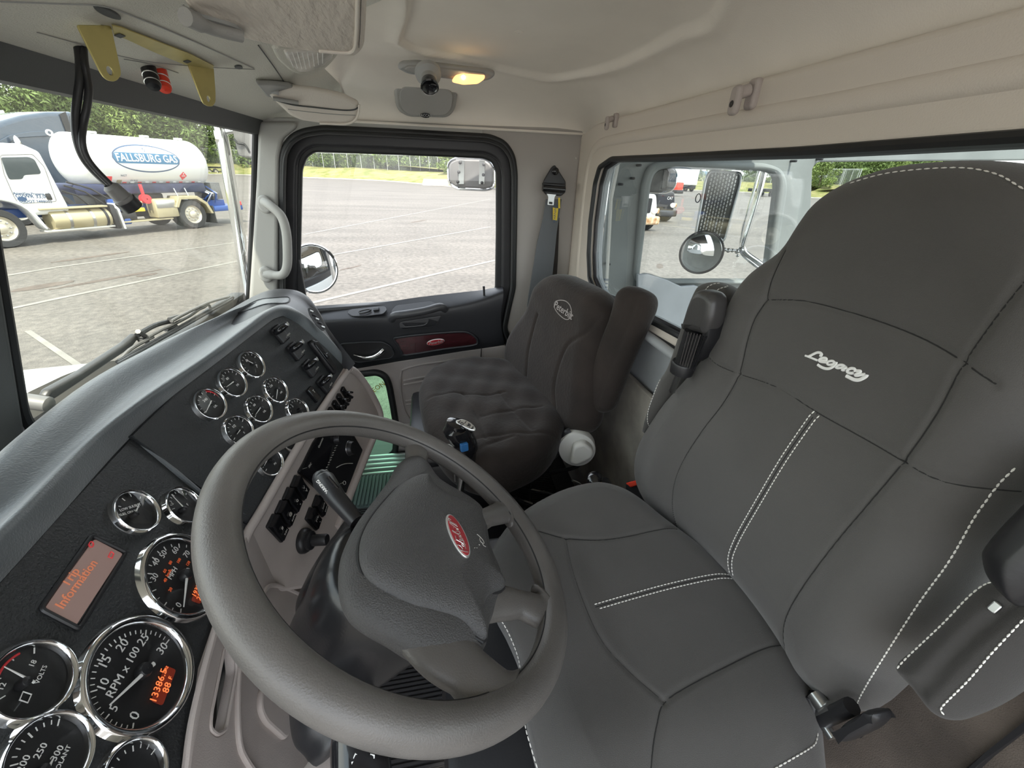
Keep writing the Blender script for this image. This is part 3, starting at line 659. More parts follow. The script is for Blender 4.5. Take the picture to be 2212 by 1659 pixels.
# ================================================================ seen through the rear window: cab of the next truck
nb = thing('neighbouring_cab', (1.62, -1.3, GZ), 'grey weathered cab of the next truck seen through the rear window', 'truck')
NF = Fr((1.66, 0, 0), (0, -1, 0), (-1, 0, 0))
inner = rnd(NF.pxs([(1378, 598), (1403, 395), (1412, 372), (1430, 364), (1650, 369), (1674, 376), (1679, 400), (1652, 604), (1440, 604), (1400, 590)]), .025)
inner2 = rnd(NF.pxs([(1745, 625), (1756, 362), (1768, 350), (2400, 345), (2600, 345), (2600, 640)]), .03)
outer = [(.70, -.75), (.70, .22), (4.6, .22), (4.6, -.75)]
ob('side_panel', plate(NF, [outer, inner, inner2], .03, .006, 0), 'neighbourgrey', nb)
rim_o = rnd(NF.pxs([(1368, 612), (1388, 395), (1402, 358), (1432, 346), (1660, 352), (1695, 366), (1705, 400), (1672, 618)], .02), .05)
ob('window_surround', plate(NF, [rim_o, inner], .03, .012, .02, bres=2), 'neighbourgrey', nb)
ob('lower_skirt', fbox(NF, 2.6, -1.55, 4.0, 1.62, -.04, 0, .02), 'neighbourgrey', nb)
ro = NF.pxs([(1305, 640), (1316, 420), (1330, 350), (1338, 350), (1322, 430), (1311, 640)], .05)
ob('edge_trim', plate(NF, [ro], .01, .003, .06), 'offwhite', nb)
silh = NF.pxs([(1376, 592), (1400, 592), (1440, 604), (1470, 618), (1500, 616), (1560, 640), (1560, 720), (1376, 720)], .04)
ob('dark_body', plate(NF, [silh], .02, .004, .05), 'vinyl', nb)
for p in ((1379, 357), (1365, 385), (1340, 398), (1313, 569), (1712, 348), (1768, 344)): a, b = NF.px(p, .01); ob('rivet_hole', lathe(NF, [(.0045, .0), (.0045, .03), (.001, .031)], a, b, 8), 'blackframe', nb)
ob('roof_panel', fbox(NF, 2.6, .235, 4.0, .03, -2.2, 0, .01), 'neighbourgrey', nb)
# its mirrors
XN = 1.95
def mf(p, X, yaw): return Fr(atX(p, X), (math.sin(yaw), -math.cos(yaw), 0), (-math.cos(yaw), -math.sin(yaw), 0))
ml = thing('look_down_mirror', tuple(atX((1430, 390), 1.9)), 'grey-backed square mirror at the upper left corner of the neighbouring cab window', 'mirror')
f_ = mf((1430, 390), 1.9, -.3); o_ = rnd(f_.pxs([(1398, 415), (1402, 385), (1418, 367), (1428, 362), (1456, 364), (1462, 375), (1461, 398), (1452, 412), (1438, 417)]), .015)
ob('mirror_back', plate(f_, [o_], .03, .01, 0), 'mirrorback', ml); ob('chrome_rim', tube([f_.w(a, b, -.008) for a, b in o_], .005, True, 8), 'chrome', ml)
ob('mounting_strap', plate(f_, [f_.pxs([(1434, 366), (1441, 366), (1436, 408), (1428, 408)])], .004, .001, .006), 'mirrorback', ml)
hs = thing('tall_mirror', tuple(atX((1550, 445), 2.05)), 'tall rounded mirror frame with the modelled reflection of a perforated steel stack guard', 'mirror')
f_ = mf((1550, 445), 2.05, -.2); o_ = rnd(f_.pxs([(1533, 369), (1600, 374), (1597, 400), (1565, 515), (1557, 524), (1500, 520), (1503, 500), (1524, 385)]), .02)
ob('face', plate(f_, [o_], .02, .006, 0), 'perforated', hs)  # mirror's reflection of the stack guard, modelled as a solid face with slots
ob('rim', tube([f_.w(a, b, .004) for a, b in o_], .0065, True, 8), 'chromedull', hs)
def slots():
    ms = []
    A = np.array(f_.px((1552, 372))); B = np.array(f_.px((1520, 512))); C_ = np.array(f_.px((1596, 375))); D_ = np.array(f_.px((1562, 514)))
    for c_ in range(9):
        for r_ in range(17):
            if (c_ == 8 and r_ > 8): continue
            t = c_/8; s_ = (r_+(.5 if c_ % 2 else 0))/17.5; L0 = A+(B-A)*s_-(C_-A)*.28; R_ = C_+(D_-C_)*s_-(C_-A)*.08; q = L0+(R_-L0)*t
            ms.append(fbox(f_, q[0], q[1], .0055, .0125, 0, .003, rot=math.atan2((B-A)[1], (B-A)[0])+math.pi/2))
    return join(ms)
ob('reflected_perforations', slots(), 'silver', hs, kind='stuff')
ob('handle_loop', tube([f_.w(*f_.px((1508, 428)), .0)+f_.u*(.012*math.cos(t))+f_.v*.02*math.sin(t) for t in np.linspace(0, 6.28, 16)[:-1]], .0025, True, 6), 'blackplastic', hs)
cv = thing('convex_mirror', tuple(atX((1515, 546), 1.98)), 'round convex mirror on a chrome arm seen through the rear window', 'mirror')
f_ = mf((1515, 546), 1.98, -.40); R0 = .104
ob('mirror_glass', lathe(f_, [(R0*.97, 0), (R0*.8, .010), (R0*.5, .018), (R0*.2, .022), (.001, .023)], 0, 0, 40), 'mirrorface', cv, smooth=90)
ob('rim', tube([f_.w(R0*math.cos(t), R0*math.sin(t)) for t in np.linspace(0, 2*math.pi, 48, endpoint=False)], .005, True, 8), 'blackframe', cv)
ob('shell', lathe(f_, [(R0, 0), (R0*.8, -.03), (.001, -.05)], 0, 0, 32), 'chromedull', cv)
ob('second_mirror', plate(mf((1543, 518), 2.02, -.3), [ell(.05, .026, 0, 0, 30, -.35)], .012, .003), 'mirrorface', cv)
am = thing('mirror_bracket', tuple(atX((1640, 560), 2.0)), 'bent chrome tube arm seen through the rear window right of the tall mirror', 'mirror arm')
ob('tube_arm', tube(cr_smooth(PX([(1652, 366), (1640, 415), (1622, 475), (1607, 520), (1604, 535), (1612, 548), (1640, 568), (1700, 612)], 2.0), 4, False), .014, n=12), 'chrome', am)
ob('tube_arm', tube(cr_smooth(PX([(1640, 368), (1626, 420), (1606, 490), (1600, 530), (1606, 552), (1640, 580), (1690, 620)], 2.05), 4, False), .008, n=10), 'chrome', am)
ob('clamp', join([ico(atX(p, 1.99), r) for p, r in (((1565, 539), .010), ((1573, 541), .012), ((1582, 541), .010), ((1592, 543), .013), ((1600, 540), .016), ((1593, 552), .008))]+[tube(PX([(1556, 540), (1603, 541)], 1.99), .006)]), 'chromedull', am)
# trucks parked at the far side, seen through both windows
def far_truck(px0, label, body, hoodm, grille, s=1.0, rusty=False, az=None):
    p = atZ(px0, GZ); F_ = Fr((p[0], p[1], GZ), (.25, -.97, 0) if az is None else az, (-.97, -.25, 0) if az is None else np.cross(az, (0, 0, 1)))
    t = thing('parked_truck', tuple(p), label, 'truck', None)
    ob('hood', plate(Fr(F_.w(0, 0, 0), F_.n, -F_.u) if False else F_, [rnd([(-1.0, .55), (1.0, .55), (1.0, 1.1), (.82, 1.65), (-.82, 1.65), (-1.0, 1.1)], .15)], 1.6, .15, 0, bres=3), hoodm, t)
    ob('cab', plate(F_, [rnd([(-1.05, .8), (1.05, .8), (1.05, 2.5), (.9, 2.9), (-.9, 2.9), (-1.05, 2.5)], .12)], 2.2, .12, -1.5, bres=3), body, t)
    ob('bumper', plate(F_, [rnd([(-1.15, .3), (1.15, .3), (1.15, .68), (-1.15, .68)], .1)], .4, .08, .15), 'rust' if rusty else 'blackplastic', t)
    ob('grille', plate(F_, [rrect(1.1, .65, .08, 0, 1.15)], .05, .01, .03), grille, t)
    for a in (-.8, .8):
        ob('headlamp', plate(F_, [ell(.2, .14, a, .92)], .1, .03, .05), 'lens', t); ob('turn_lamp', plate(F_, [ell(.06, .12, a+(.24 if a > 0 else -.24), .92)], .1, .02, .04), 'amber' if False else 'rust', t)
        ob('wheel', lathe(Fr(F_.w(a*1.2, .5, -.6), F_.n, F_.u*(1 if a > 0 else -1)), [(.2, .1), (.5, .1), (.52, .05), (.52, -.15), (.3, -.2)], 0, 0, 20), 'tire', t)
        ob('side_mirror', fbox(F_, a*1.65, 1.9, .12, .4, -1.3, -1.2, .02), 'chrome', t)
    ob('windshield', plate(F_, [rrect(1.7, .7, .06, 0, 2.1)], .03, .01, -1.47), 'truckglass', t)
    return t, F_
far_truck((1378, 500), 'white truck with rusty bumper, nearest in the row beyond the neighbouring cab window', 'truckwhite', 'truckwhite', 'blackplastic', rusty=True)
t_, F_ = far_truck((1424, 480), 'black truck with white nose lettering beside the rusty white truck', 'darktruck', 'blackplastic', 'blackplastic')
ob('lettering', text(F_, 'CAT', .45, 1.3, .22, .05), 'white', t_, 'white letters on the nose', smooth=None)
p = atZ((1466, 424), GZ); F_ = Fr((p[0], p[1], GZ), (.3, -.95, 0), (-.95, -.3, 0)); t_ = thing('parked_truck', tuple(p), 'small red truck far away left of the white box truck', 'truck')
ob('body', plate(F_, [rrect(1.2, 1.3, .2, 0, 1.2)], 2.5, .1, 0), 'redplastic', t_); ob('bumper', fbox(F_, 0, .6, 1.4, .5, -2.4, .1, .05), 'blackplastic', t_)
p = atZ((1493, 414), GZ); F_ = Fr((p[0], p[1], GZ), (.3, -.95, 0), (-.95, -.3, 0)); t_ = thing('box_truck', tuple(p), 'tall white box truck seen end-on by the far grass bank', 'truck')
ob('cargo_box', plate(F_, [rrect(2.5, 3.0, .05, 0, 2.75)], 6, .03, 0), 'truckwhite', t_); ob('rear_frame', fbox(F_, 0, .85, 2.4, .7, -5.5, -.1, .05), 'blackplastic', t_)
for a in (-.9, .9): ob('wheel', lathe(Fr(F_.w(a, .5, -.8), F_.n, F_.u), [(.2, .15), (.5, .15), (.5, -.15), (.2, -.15)], 0, 0, 18), 'tire', t_)
p = atZ((1655, 425), GZ); F_ = Fr((p[0], p[1], GZ), (.4, -.9, 0), (-.9, -.4, 0)); t_ = thing('flatbed_trailer', tuple(p), 'low black flatbed trailer far away beside the bent chrome mirror arm', 'trailer')
ob('bed', fbox(F_, 0, 1.0, 5, .5, -2.2, 0, .05), 'blackplastic', t_)
for a in (-1.5, 1.5): ob('wheel', lathe(Fr(F_.w(a, .45, 0), F_.u, F_.n), [(.2, .05), (.45, .05), (.45, -.25), (.2, -.3)], 0, 0, 18), 'tire', t_)
# ================================================================ cab shell
FS = Fr((XW, 0, 0), (0, -1, 0), (-1, 0, 0))       # passenger side wall
FB = Fr((0, YB, 0), (-1, 0, 0), (0, 1, 0))        # back wall
door_hole = rnd(FS.pxs([(612, 700), (611, 600), (611, 400), (613, 335), (628, 302), (655, 286), (700, 279), (850, 286), (1000, 294), (1055, 297), (1088, 310), (1106, 337), (1111, 375), (1110, 500), (1108, 620), (1096, 672), (1089, 708), (1100, 735), (1110, 765), (1110, 900), (1100, 1180), (640, 1340)]), .02)
side = FS.pxs([(556, 258), (560, 256), (1200, 272), (1262, 280), (1262, 300), (1246, 400), (1225, 640), (1190, 1100), (1000, 1500), (500, 1400), (520, 850), (537, 652), (547, 500), (554, 380)])
side = [(min(a, .545), b) for a, b in side]
ob('wall_right', plate(FS, [rnd(side, .01), door_hole], .06, .010, .004, bres=3), 'sidegrey', kind='structure')
ap = rnd(FS.pxs([(558, 262), (640, 263), (640, 276), (610, 300), (602, 340), (600, 450), (598, 640), (598, 700), (532, 700), (540, 640), (553, 400)], .02), .012)
ob('trim_1', plate(FS, [ap], .03, .010, .022, bres=3), 'pillar', kind='structure')
br = rnd(FS.pxs([(560, 252), (830, 262), (1040, 272), (1046, 296), (850, 283), (700, 275), (640, 283), (610, 310)], .006), .006)
ob('trim_2', plate(FS, [br], .012, .003, .010), 'pillar', kind='structure')
# ribbed rubber door seal
seal3 = [FS.w(a, b, .008) for a, b in door_hole]
tr_ = ob('trim_3', tube(seal3, .011, True, 10), 'rubber', kind='structure')
ob('seal_lip', tube([FS.w(a, b, .017) for a, b in [tuple(np.array(q)*.985+np.array(FS.px((860, 650)))*.015) for q in door_hole]], .006, True, 8), 'rubber', tr_)
# windshield: frame gasket and glass
WN = np.array([0, .53, .16]); WN /= np.linalg.norm(WN)
FW = Fr((0, .5, .1), (1, 0, 0), -WN)
wl = [(.700, .0), (1.565, 0), (1.60, -.10), (1.60, -.55), (1.56, -.57), (.72, -.57), (.675, -.54)]
wl = rnd([(.676, 0), FW.px((552, 274)), *[FW.px(p) for p in ((551, 300), (548, 420), (536, 650))], (1.60, -.60), (.74, -.585), (.676, -.50)], [.01, .035, .01, .01, .01, .05, .07, .04])
gl = ob('window_1', plate(FW, [wl], .006, .001, -.012), 'windshield', kind='structure')
ob('gasket', tube([FW.w(a, b, 0) for a, b in wl], .0085, True, 8), 'rubber', gl)
# centre divider and the driver-side half beyond it
dv = FW.pxs([(-60, 100), (-34, 160), (24, 640), (60, 905), (75, 940), (-300, 1500), (-900, 900), (-500, 100)])
ob('trim_4', plate(FW, [rnd([(.60, .05), (.672, .05), (.665, -.62), (.58, -.62)], .01)], .05, .012, .012, bres=3), 'headerdark', kind='structure')
wl2 = [(-.30, 0), (.61, 0), (.60, -.58), (-.30, -.58)]
gl = ob('window_4', plate(FW, [rnd(wl2, .06)], .006, .001, -.012), 'windshield', kind='structure')
ob('gasket', tube([FW.w(a, b, 0) for a, b in rnd(wl2, .06)], .012, True, 8), 'rubber', gl)
# firewall under the windshield
ob('wall_front', box((.65, .70, -.80), (2.0, .05, .76), .01), 'blackplastic', kind='structure')
# ---- back wall
def bpx(ps, h=0): return FB.pxs(ps, h)
rw = bpx([(1283, 549), (1287, 480), (1298, 396), (1308, 362), (1335, 344), (1440, 341), (1600, 335), (1754, 329)])+[(-.3, FB.px((1754, 329))[1]+.004), (.35, .05), (.40, .0), (.40, -.30), (.36, -.34), (-.60, -.345)]+bpx([(1500, 733), (1416, 690), (1340, 650), (1300, 634), (1285, 602)])
rwi = rnd(rw, .012)
bo = [FB.px((1244, 400)), FB.px((1250, 330)), FB.px((1264, 290)), FB.px((1320, 258))]+[(-.42, .142), (.45, .142), (.45, -1.2)]+[(-1.64, -1.2), (-1.62, -.4)]
ob('wall_back', plate(FB, [[(-1.64, .135), (.45, .135), (.45, -1.2), (-1.64, -1.2)], rwi], .03, .004, .0, bres=2), 'vinyl', kind='structure')
# raised beige moulding around the rear window
mo = bpx([(1222, 660), (1228, 560), (1238, 430), (1247, 340), (1262, 292), (1290, 270), (1320, 259)], .01)+[(-.42, .150), (.44, .150), (.44, -.37), (-.6, -.375)]+bpx([(1480, 758), (1416, 720), (1340, 690), (1290, 668)], .01)
ob('trim_5', plate(FB.off(.0), [rnd(mo, .015), rwi], .022, .009, .022, bres=3), 'reartrim', kind='structure')
rid = bpx([(1240, 660), (1247, 560), (1258, 430), (1270, 350), (1285, 318), (1318, 303), (1500, 272), (1700, 240), (1900, 207)], .025)+[(.3, .105)]
rr_ = cr_smooth([FB.w(a, b, .018) for a, b in rid], 5, False)
ob('trim_6', tube(rr_, .016, n=12, flat=(.55, FB.n)), 'reartrim', kind='structure')
rg = [FB.w(a, b, .020) for a, b in rwi]
g_ = ob('window_3', plate(FB, [rwi], .005, .001, -.012), 'rearglass', kind='structure')
ob('gasket', tube(rg, .0075, True, 8), 'rubber', g_)
ob('inner_seal', tube([FB.w(a, b, .0) for a, b in [tuple(np.array(q)*.992+np.array([-.6, -.15])*.008) for q in rwi]], .007, True, 8), 'blackframe', g_)
me = join([textpx(FB, 'BRONZE', (1305, 604), (1314, 605), .010, -.008), textpx(FB, 'AS2 M55', (1306, 612), (1314, 613), .006, -.008), textpx(FB, 'DOT 23', (1306, 620), (1314, 621), .006, -.008)])
ob('glass_marking', me, 'signdark', g_, smooth=None)
for p in ((1243, 342), (1223, 482)): q = FS.px(p, .035); ob('screw', lathe(FB, [(.006, .034), (.006, .038), (.001, .040)], *FB.px(p, .036), n=12), 'silver', bpy.data.objects['trim_5'])
# lower vinyl ledge rail under the window and the carpet below
lr = [FB.P(p, .03) for p in ((1290, 655), (1340, 672), (1416, 706), (1480, 742), (1560, 790))]
ob('trim_7', tube(cr_smooth([FB.w(-1.5, -.352, .03), FB.w(-1.0, -.357, .03), FB.w(-.2, -.36, .03)], 3, False), .012, n=10), 'vinyl', kind='structure')
cz = FB.px((1395, 842), .012)[1]
ob('trim_8', plate(FB, [[(-1.60, cz), (-.62, cz+.01), (-.62, -1.15), (-1.60, -1.15)]], .016, .005, .028), 'backcarpet', kind='structure')
ob('trim_12', plate(FB, [[(-.615, -.378), (.44, -.378), (.44, -1.15), (-.615, -1.15)]], .018, .006, .030), 'browncarpet', kind='structure')
ob('floor', box((.66, .05, FZ-.03), (2.1, 1.35, .06), .01), 'blackplastic', kind='structure')
# dark rail on the brown carpet (lower right of the photo)
ob('trim_13', plate(FB, [FB.pxs([(2040, 1700), (2130, 1625), (2300, 1500), (2300, 1516), (2150, 1632), (2075, 1700)], .03)], .012, .004, .036), 'blackplastic', kind='structure')
# ribbed floor mat: each rib real
fm = thing('floor_mat', (.5, .1, FZ), 'black ribbed rubber floor mat under the steering wheel', 'floor mat')
ob('mat_base', box((.62, .02, FZ+.008), (1.7, .95, .016), .004), 'floormat', fm)
ms = []
for i in range(150): x = -.15+i*.0105; ms.append(box((x, .02, FZ+.018), (.0055, .93, .006)))
ob('ribs', join(ms), 'floormat', fm, kind='stuff')
# door sill and teal ribbed step
sx = atZ((800, 1040), FZ); SXx = 1.46
si = thing('door_sill', (SXx, .2, FZ), 'ribbed aluminium door sill strip below the passenger door window', 'sill')
ob('base', box((1.50, .12, FZ-.006), (.16, .9, .02), .004), 'alum', si)
for i in range(5): ob('rib', box((1.437+i*.030, .12, FZ+.010), (.014, .9, .014), .004), 'alum', si)
gm = thing('step_mat', (1.33, .2, FZ), 'grey-green ribbed rubber mat just inside the passenger door sill', 'floor mat')
ob('mat_base', box((1.32, .12, FZ+.014), (.18, .9, .02), .004), 'greenmat', gm)
ob('ribs', join([box((1.32, -.3+i*.014, FZ+.028), (.17, .007, .008)) for i in range(60)]), 'greenmat', gm, kind='stuff')
# ---- ceiling: headliner with coved edges and a raised hatch
hx = [(865, 100), (872, 60), (915, -20), (1440, -60), (1500, 40), (1430, 90), (1330, 130), (1270, 150), (1200, 160), (1100, 150), (960, 125)]
HZ = .255
hat = [tuple(atZ(p, HZ)[:2]) for p in [(868, 100), (862, 92), (875, 50), (960, -150), (1560, -150), (1560, 0), (1470, 52), (1400, 92), (1330, 128), (1270, 150), (1200, 160), (1130, 152), (1000, 130), (905, 115)]]
hat = np.array(cr_smooth(hat, 5)); hc = hat.mean(0)
X_ = np.linspace(-.42, 1.60, 400); Y_ = np.linspace(-.565, .30, 240); GX, GY = np.meshgrid(X_, Y_)
def cov(d, r): k = np.clip(d/r, 0, 1); return np.sqrt(np.clip(1-(1-k)**2, 0, 1))
zb = .128+(.262-.128)*np.minimum(cov(1.60-GX, .36), 1)*cov(GY+.565, .20)
zb = zb-0.0*GY
Q = np.stack([GX.ravel(), GY.ravel()], 1); dd = polydist(Q, hat); 
def inside(Q, L):
    x, y = Q.T; c = np.zeros(len(Q), bool)
    for a, b in zip(L, np.roll(L, -1, 0)):
        m = ((a[1] > y) != (b[1] > y)); xi = (b[0]-a[0])*(y-a[1])/(b[1]-a[1]+1e-12)+a[0]; c ^= m & (x < xi)
    return c
ins = inside(Q, hat); dsg = np.where(ins, dd, -dd).reshape(GX.shape)
zz = zb-.007*np.exp(-(np.abs(dsg)/.022)**2)*(dsg < 0)-.007*np.clip(1-dsg/.012, 0, 1)**2*(dsg >= 0)+.006*np.clip(dsg/.012, 0, 1)
V = np.stack([GX, GY, zz], -1); rows = [list(r) for r in V]
cl_ = ob('ceiling', loft(rows), 'headliner', kind='structure', smooth=180)
q = atZ((1121, 69), .268); ob('headliner_button', lathe(Fr((q[0], q[1], .270), (1, 0, 0), (0, 0, -1)), [(.011, -.002), (.010, .003), (.001, .005)], 0, 0, 20), 'headliner', cl_)
ob('trim_9', box((.59, -.30, .300), (2.1, 1.9, .03), .01), 'blackplastic', kind='structure')
# speaker pod above the door
fp = Fr((1.52, 0, .2), (0, -1, .0), (-.96, 0, -.28))
sp = thing('speaker_cover', tuple(fp.P((920, 220))), 'rounded grey speaker cover with small oval badge above the passenger door', 'speaker')
# ---- overhead header panel
hp = [(.512, .082), (.500, .094), (.490, .112), (.470, .120), (.40, .143), (.33, .166), (.26, .196), (.20, .226), (.15, .248), (.10, .258), (.05, .2575)]
def hdz(y): return np.interp(-y, [-a for a, b in hp], [b for a, b in hp])
def ceilz(x, y): return .128+.134*min(1, math.sqrt(max(0, 1-(1-min(1, max(0, 1.60-x)/.36))**2)))
def hdy(x, y): return max(y, np.interp(x, [.95, 1.2], [.05, .23]))
rows = [[(x, hdy(x, y), min(hdz(hdy(x, y)), ceilz(x, y)-.005)) for x in np.linspace(-.42, 1.60, 90)] for y in [.53]+list(np.linspace(.512, .46, 8))+list(np.linspace(.44, .05, 26))]
ob('trim_10', loft(rows), 'header', kind='structure', smooth=50)
FH = Fr((0, .40, .143), (1, 0, 0), (0, -.31, -.95))
def hdr(p, lift=0):   # header point below pixel
    d = ray(*p); ts = np.linspace(.3, 2.2, 800); P = d[None]*ts[:, None]; f = P[:, 2]-hdz(P[:, 1])+lift; i = np.argmax(f > 0); return P[i]
def hline(ps, r, m, name, par, lift=.001, n=6, label=None): return ob(name, tube(cr_smooth([hdr(p, lift) for p in ps], 4, False), r, n=n), m, par, label)
H0 = bpy.data.objects['trim_10']
ob('header_lip', loft([[(x, .515, .078) for x in (-.4, 1.6)], [(x, .496, .079) for x in (-.4, 1.6)], [(x, .478, .1165) for x in (-.4, 1.6)]]), 'headerdark', H0)
hline([(0, 127), (120, 150), (300, 195), (420, 226), (552, 262)], .0011, 'ballplastic', 'panel_gap', H0)
hline([(0, 3), (130, 8), (225, 14), (300, 40), (420, 90), (548, 148)], .0010, 'ballplastic', 'panel_gap', H0)
hline([(80, 70), (160, 92), (300, 130), (445, 145), (550, 150)], .0006, 'ballplastic', 'panel_gap', H0)
hline([(558, 98), (585, 135), (606, 165), (620, 188)], .0012, 'headerdark', 'panel_gap', H0)
hline([(268, 128), (330, 140), (385, 158)], .0006, 'ballplastic', 'panel_gap', H0)
for p, w_ in (((232, 26), .045), ((515, 144), .025)): q = hdr(p, .001); f_ = Fr(q, (1, 0, 0), FH.n); ob('slot', plate(f_, [ell(w_*.5, .006, 0, 0, 20)], .004, .001, .002), 'headerdark', H0)
q = hdr((180, 99), .001)
# ---- rear edge seam of headliner
ob('trim_11', tube([(1.59, .30, .126), (1.59, -.56, .126)], .004, n=6), 'headliner', kind='structure')
# ================================================================ passenger door
dr = ob('door_1', plate(FS, [[(a*1.01-.002, b*1.0) for a, b in door_hole], rnd(FS.pxs([(640, 670), (640, 420), (642, 350), (655, 326), (680, 315), (1050, 332), (1075, 345), (1084, 375), (1083, 640)], -.03), .02), rnd(FS.pxs([(690, 800), (790, 797), (820, 796), (842, 805), (852, 830), (862, 880), (868, 925), (866, 985), (840, 1005), (690, 1015)], -.03), .02)], .05, .010, -.03, bres=3), 'blackframe', None, kind='structure')
FD = FS.off(-.02)
pane = rnd(FS.pxs([(652, 640), (648, 560), (651, 408), (652, 366), (662, 340), (680, 328), (820, 333), (1044, 342), (1063, 350), (1072, 372), (1072, 500), (1070, 625), (904, 648), (764, 668), (677, 680)], -.045), .012)
ob('door_inner_frame', plate(FS, [[(a*1.02-.003, b*1.01) for a, b in rnd(FS.pxs([(636, 700), (636, 420), (638, 350), (652, 322), (680, 310), (1050, 328), (1078, 342), (1088, 375), (1086, 700)], -.03), .02)], pane], .02, .006, -.046, bres=2), 'rubber', dr)
w2 = ob('window_2', plate(FS, [pane], .005, .001, -.06), 'glass', None, kind='structure')
ob('chrome_channel', tube([FS.P(p, -.052) for p in ((1068, 350), (1077, 375), (1077, 500), (1074, 622))], .004, n=8), 'chromedull', dr)
ob('quarter_post', plate(FS, [FS.pxs([(636, 560), (648, 560), (662, 640), (684, 676), (640, 690)], -.05)], .012, .003, -.044), 'blackframe', dr)
ob('lock_pin', tube([FS.P((1046, 640), .0), FS.P((1045, 618), .0)], [.004, .0045], n=8), 'blackframe', dr)
def rowX(ps, X): return [atX(p, X) for p in ps]
R0_ = rowX([(640, 690), (680, 674), (764, 661), (850, 650), (904, 642), (1000, 631), (1044, 626), (1085, 618)], 1.645)
R1_ = rowX([(652, 706), (690, 690), (764, 684), (850, 678), (910, 668), (1000, 653), (1050, 640), (1087, 626)], 1.590)
R1b = rowX([(655, 716), (695, 702), (764, 696), (850, 690), (910, 680), (1000, 668), (1050, 656), (1087, 645)], 1.575)
R2_ = rowX([(668, 745), (715, 742), (764, 730), (850, 724), (910, 712), (1000, 706), (1050, 700), (1082, 692)], 1.580)
R3_ = rowX([(700, 804), (748, 797), (800, 788), (850, 779), (920, 768), (1000, 756), (1050, 749), (1089, 742)], 1.592)
R4_ = rowX([(700, 812), (748, 803), (800, 794), (850, 785), (920, 774), (1000, 762), (1050, 755), (1089, 748)], 1.62)
ob('upper_panel', loft(smoothrows([R0_, R1_, R1b, R2_, R3_, R4_], 4, 4)), 'doorblack', dr, smooth=60)
FU = Fr((1.578, 0, 0), (0, -1, 0), (-1, 0, 0))
def onU(ps, h=0): return FU.pxs(ps, h)
# ledge top frame (for the switch plate): plane through ledge
la, lb, lc_ = atX((764, 663), 1.64), atX((764, 683), 1.592), atX((1000, 650), 1.592)
nn = np.cross(lb-la, lc_-lb); nn /= np.linalg.norm(nn); nn = nn if nn[2] > 0 else -nn
FL_ = Fr(la, (0, -1, 0), nn)
sw = ob('switch_plate', plate(FL_, [rnd(FL_.pxs([(750, 676), (756, 668), (800, 664), (832, 662), (836, 670), (828, 678), (790, 683), (760, 683)], .003), .008)], .004, .0015, .004), 'ledge', dr)
ob('switch_lever', tube(cr_smooth([FL_.P(p, .010) for p in ((776, 673), (785, 670), (797, 668), (801, 670), (790, 675), (778, 676))], 3), .003, True, 6), 'blackplastic', dr)
ob('lock_button', plate(FL_, [rrect(.022, .018, .004, *FL_.px((813, 669), .006))], .008, .003, .012), 'blackplastic', dr)
# pull handle with recess
ob('handle_recess', plate(FL_, [rnd(FL_.pxs([(845, 672), (856, 660), (930, 651), (946, 658), (952, 668), (850, 682)], .002), .01)], .003, .001, .003), 'blackframe', dr)
gp = [atX(p, X) for p, X in (((846, 690), 1.58), ((852, 682), 1.562), ((880, 678), 1.556), ((920, 671), 1.556), ((950, 663), 1.562), ((962, 668), 1.58))]
ob('pull_handle', tube(cr_smooth(gp, 4, False), .015, n=14), 'ledge', dr)
ob('latch_cup', plate(FU, [rnd(onU([(862, 694), (955, 680), (945, 698), (938, 705), (870, 712), (862, 706)]), .01), rnd(onU([(870, 697), (925, 688), (922, 695), (915, 700), (876, 704)]), .006)], .012, .004, .008), 'ledge', dr)
# inner release handle
rc = rnd(onU([(735, 742), (790, 738), (828, 738), (845, 748), (852, 764), (846, 772), (775, 782), (762, 778)]), .012)
ob('release_recess', plate(FU, [rc], .008, .003, .004), 'blackplastic', dr)
ob('release_bezel', tube([FU.w(a, b, .005) for a, b in rc], .0035, True, 8), 'doorblack', dr)
ob('release_lever', tube(cr_smooth([FU.P(p, h) for p, h in (((764, 767), .010), ((785, 773), .018), ((805, 772), .022), ((820, 764), .022), ((829, 756), .014))], 4, False), [.004]*3+[.006]*4+[.008]*6+[.009]*4, n=12, flat=(.7, FU.n)), 'chrome', dr, 'chrome release lever')
wo_ = cr_smooth(onU([(852, 733), (860, 728), (920, 721), (988, 716), (1012, 718), (1028, 729), (1031, 738), (1022, 745), (960, 753), (878, 766), (868, 760), (860, 746)]), 3)
ob('trim_bezel', tube([FU.w(a, b, .004) for a, b in wo_], .005, True, 8), 'doorblack', dr)
ob('wood_trim', plate(FU, [wo_], .008, .002, .005), 'wood', dr, 'dark red wood-look trim strip')
bc = FU.px((941, 739), .007); rt = math.atan2(*(np.array(FU.px((960, 735), .007))-np.array(FU.px((922, 742), .007)))[::-1])
ob('badge_rim', plate(FU, [ell(.036, .013, bc[0], bc[1], 36, rt)], .004, .0015, .009), 'silver', dr); ob('badge', plate(FU, [ell(.033, .011, bc[0], bc[1], 36, rt)], .004, .0015, .011), 'red', dr, 'red oval badge')
ob('badge_script', text(FU, 'Peterbilt', bc[0], bc[1], .016, .0118, rot=rt, shear=.4, bold=.0003), 'silver', dr, smooth=None)
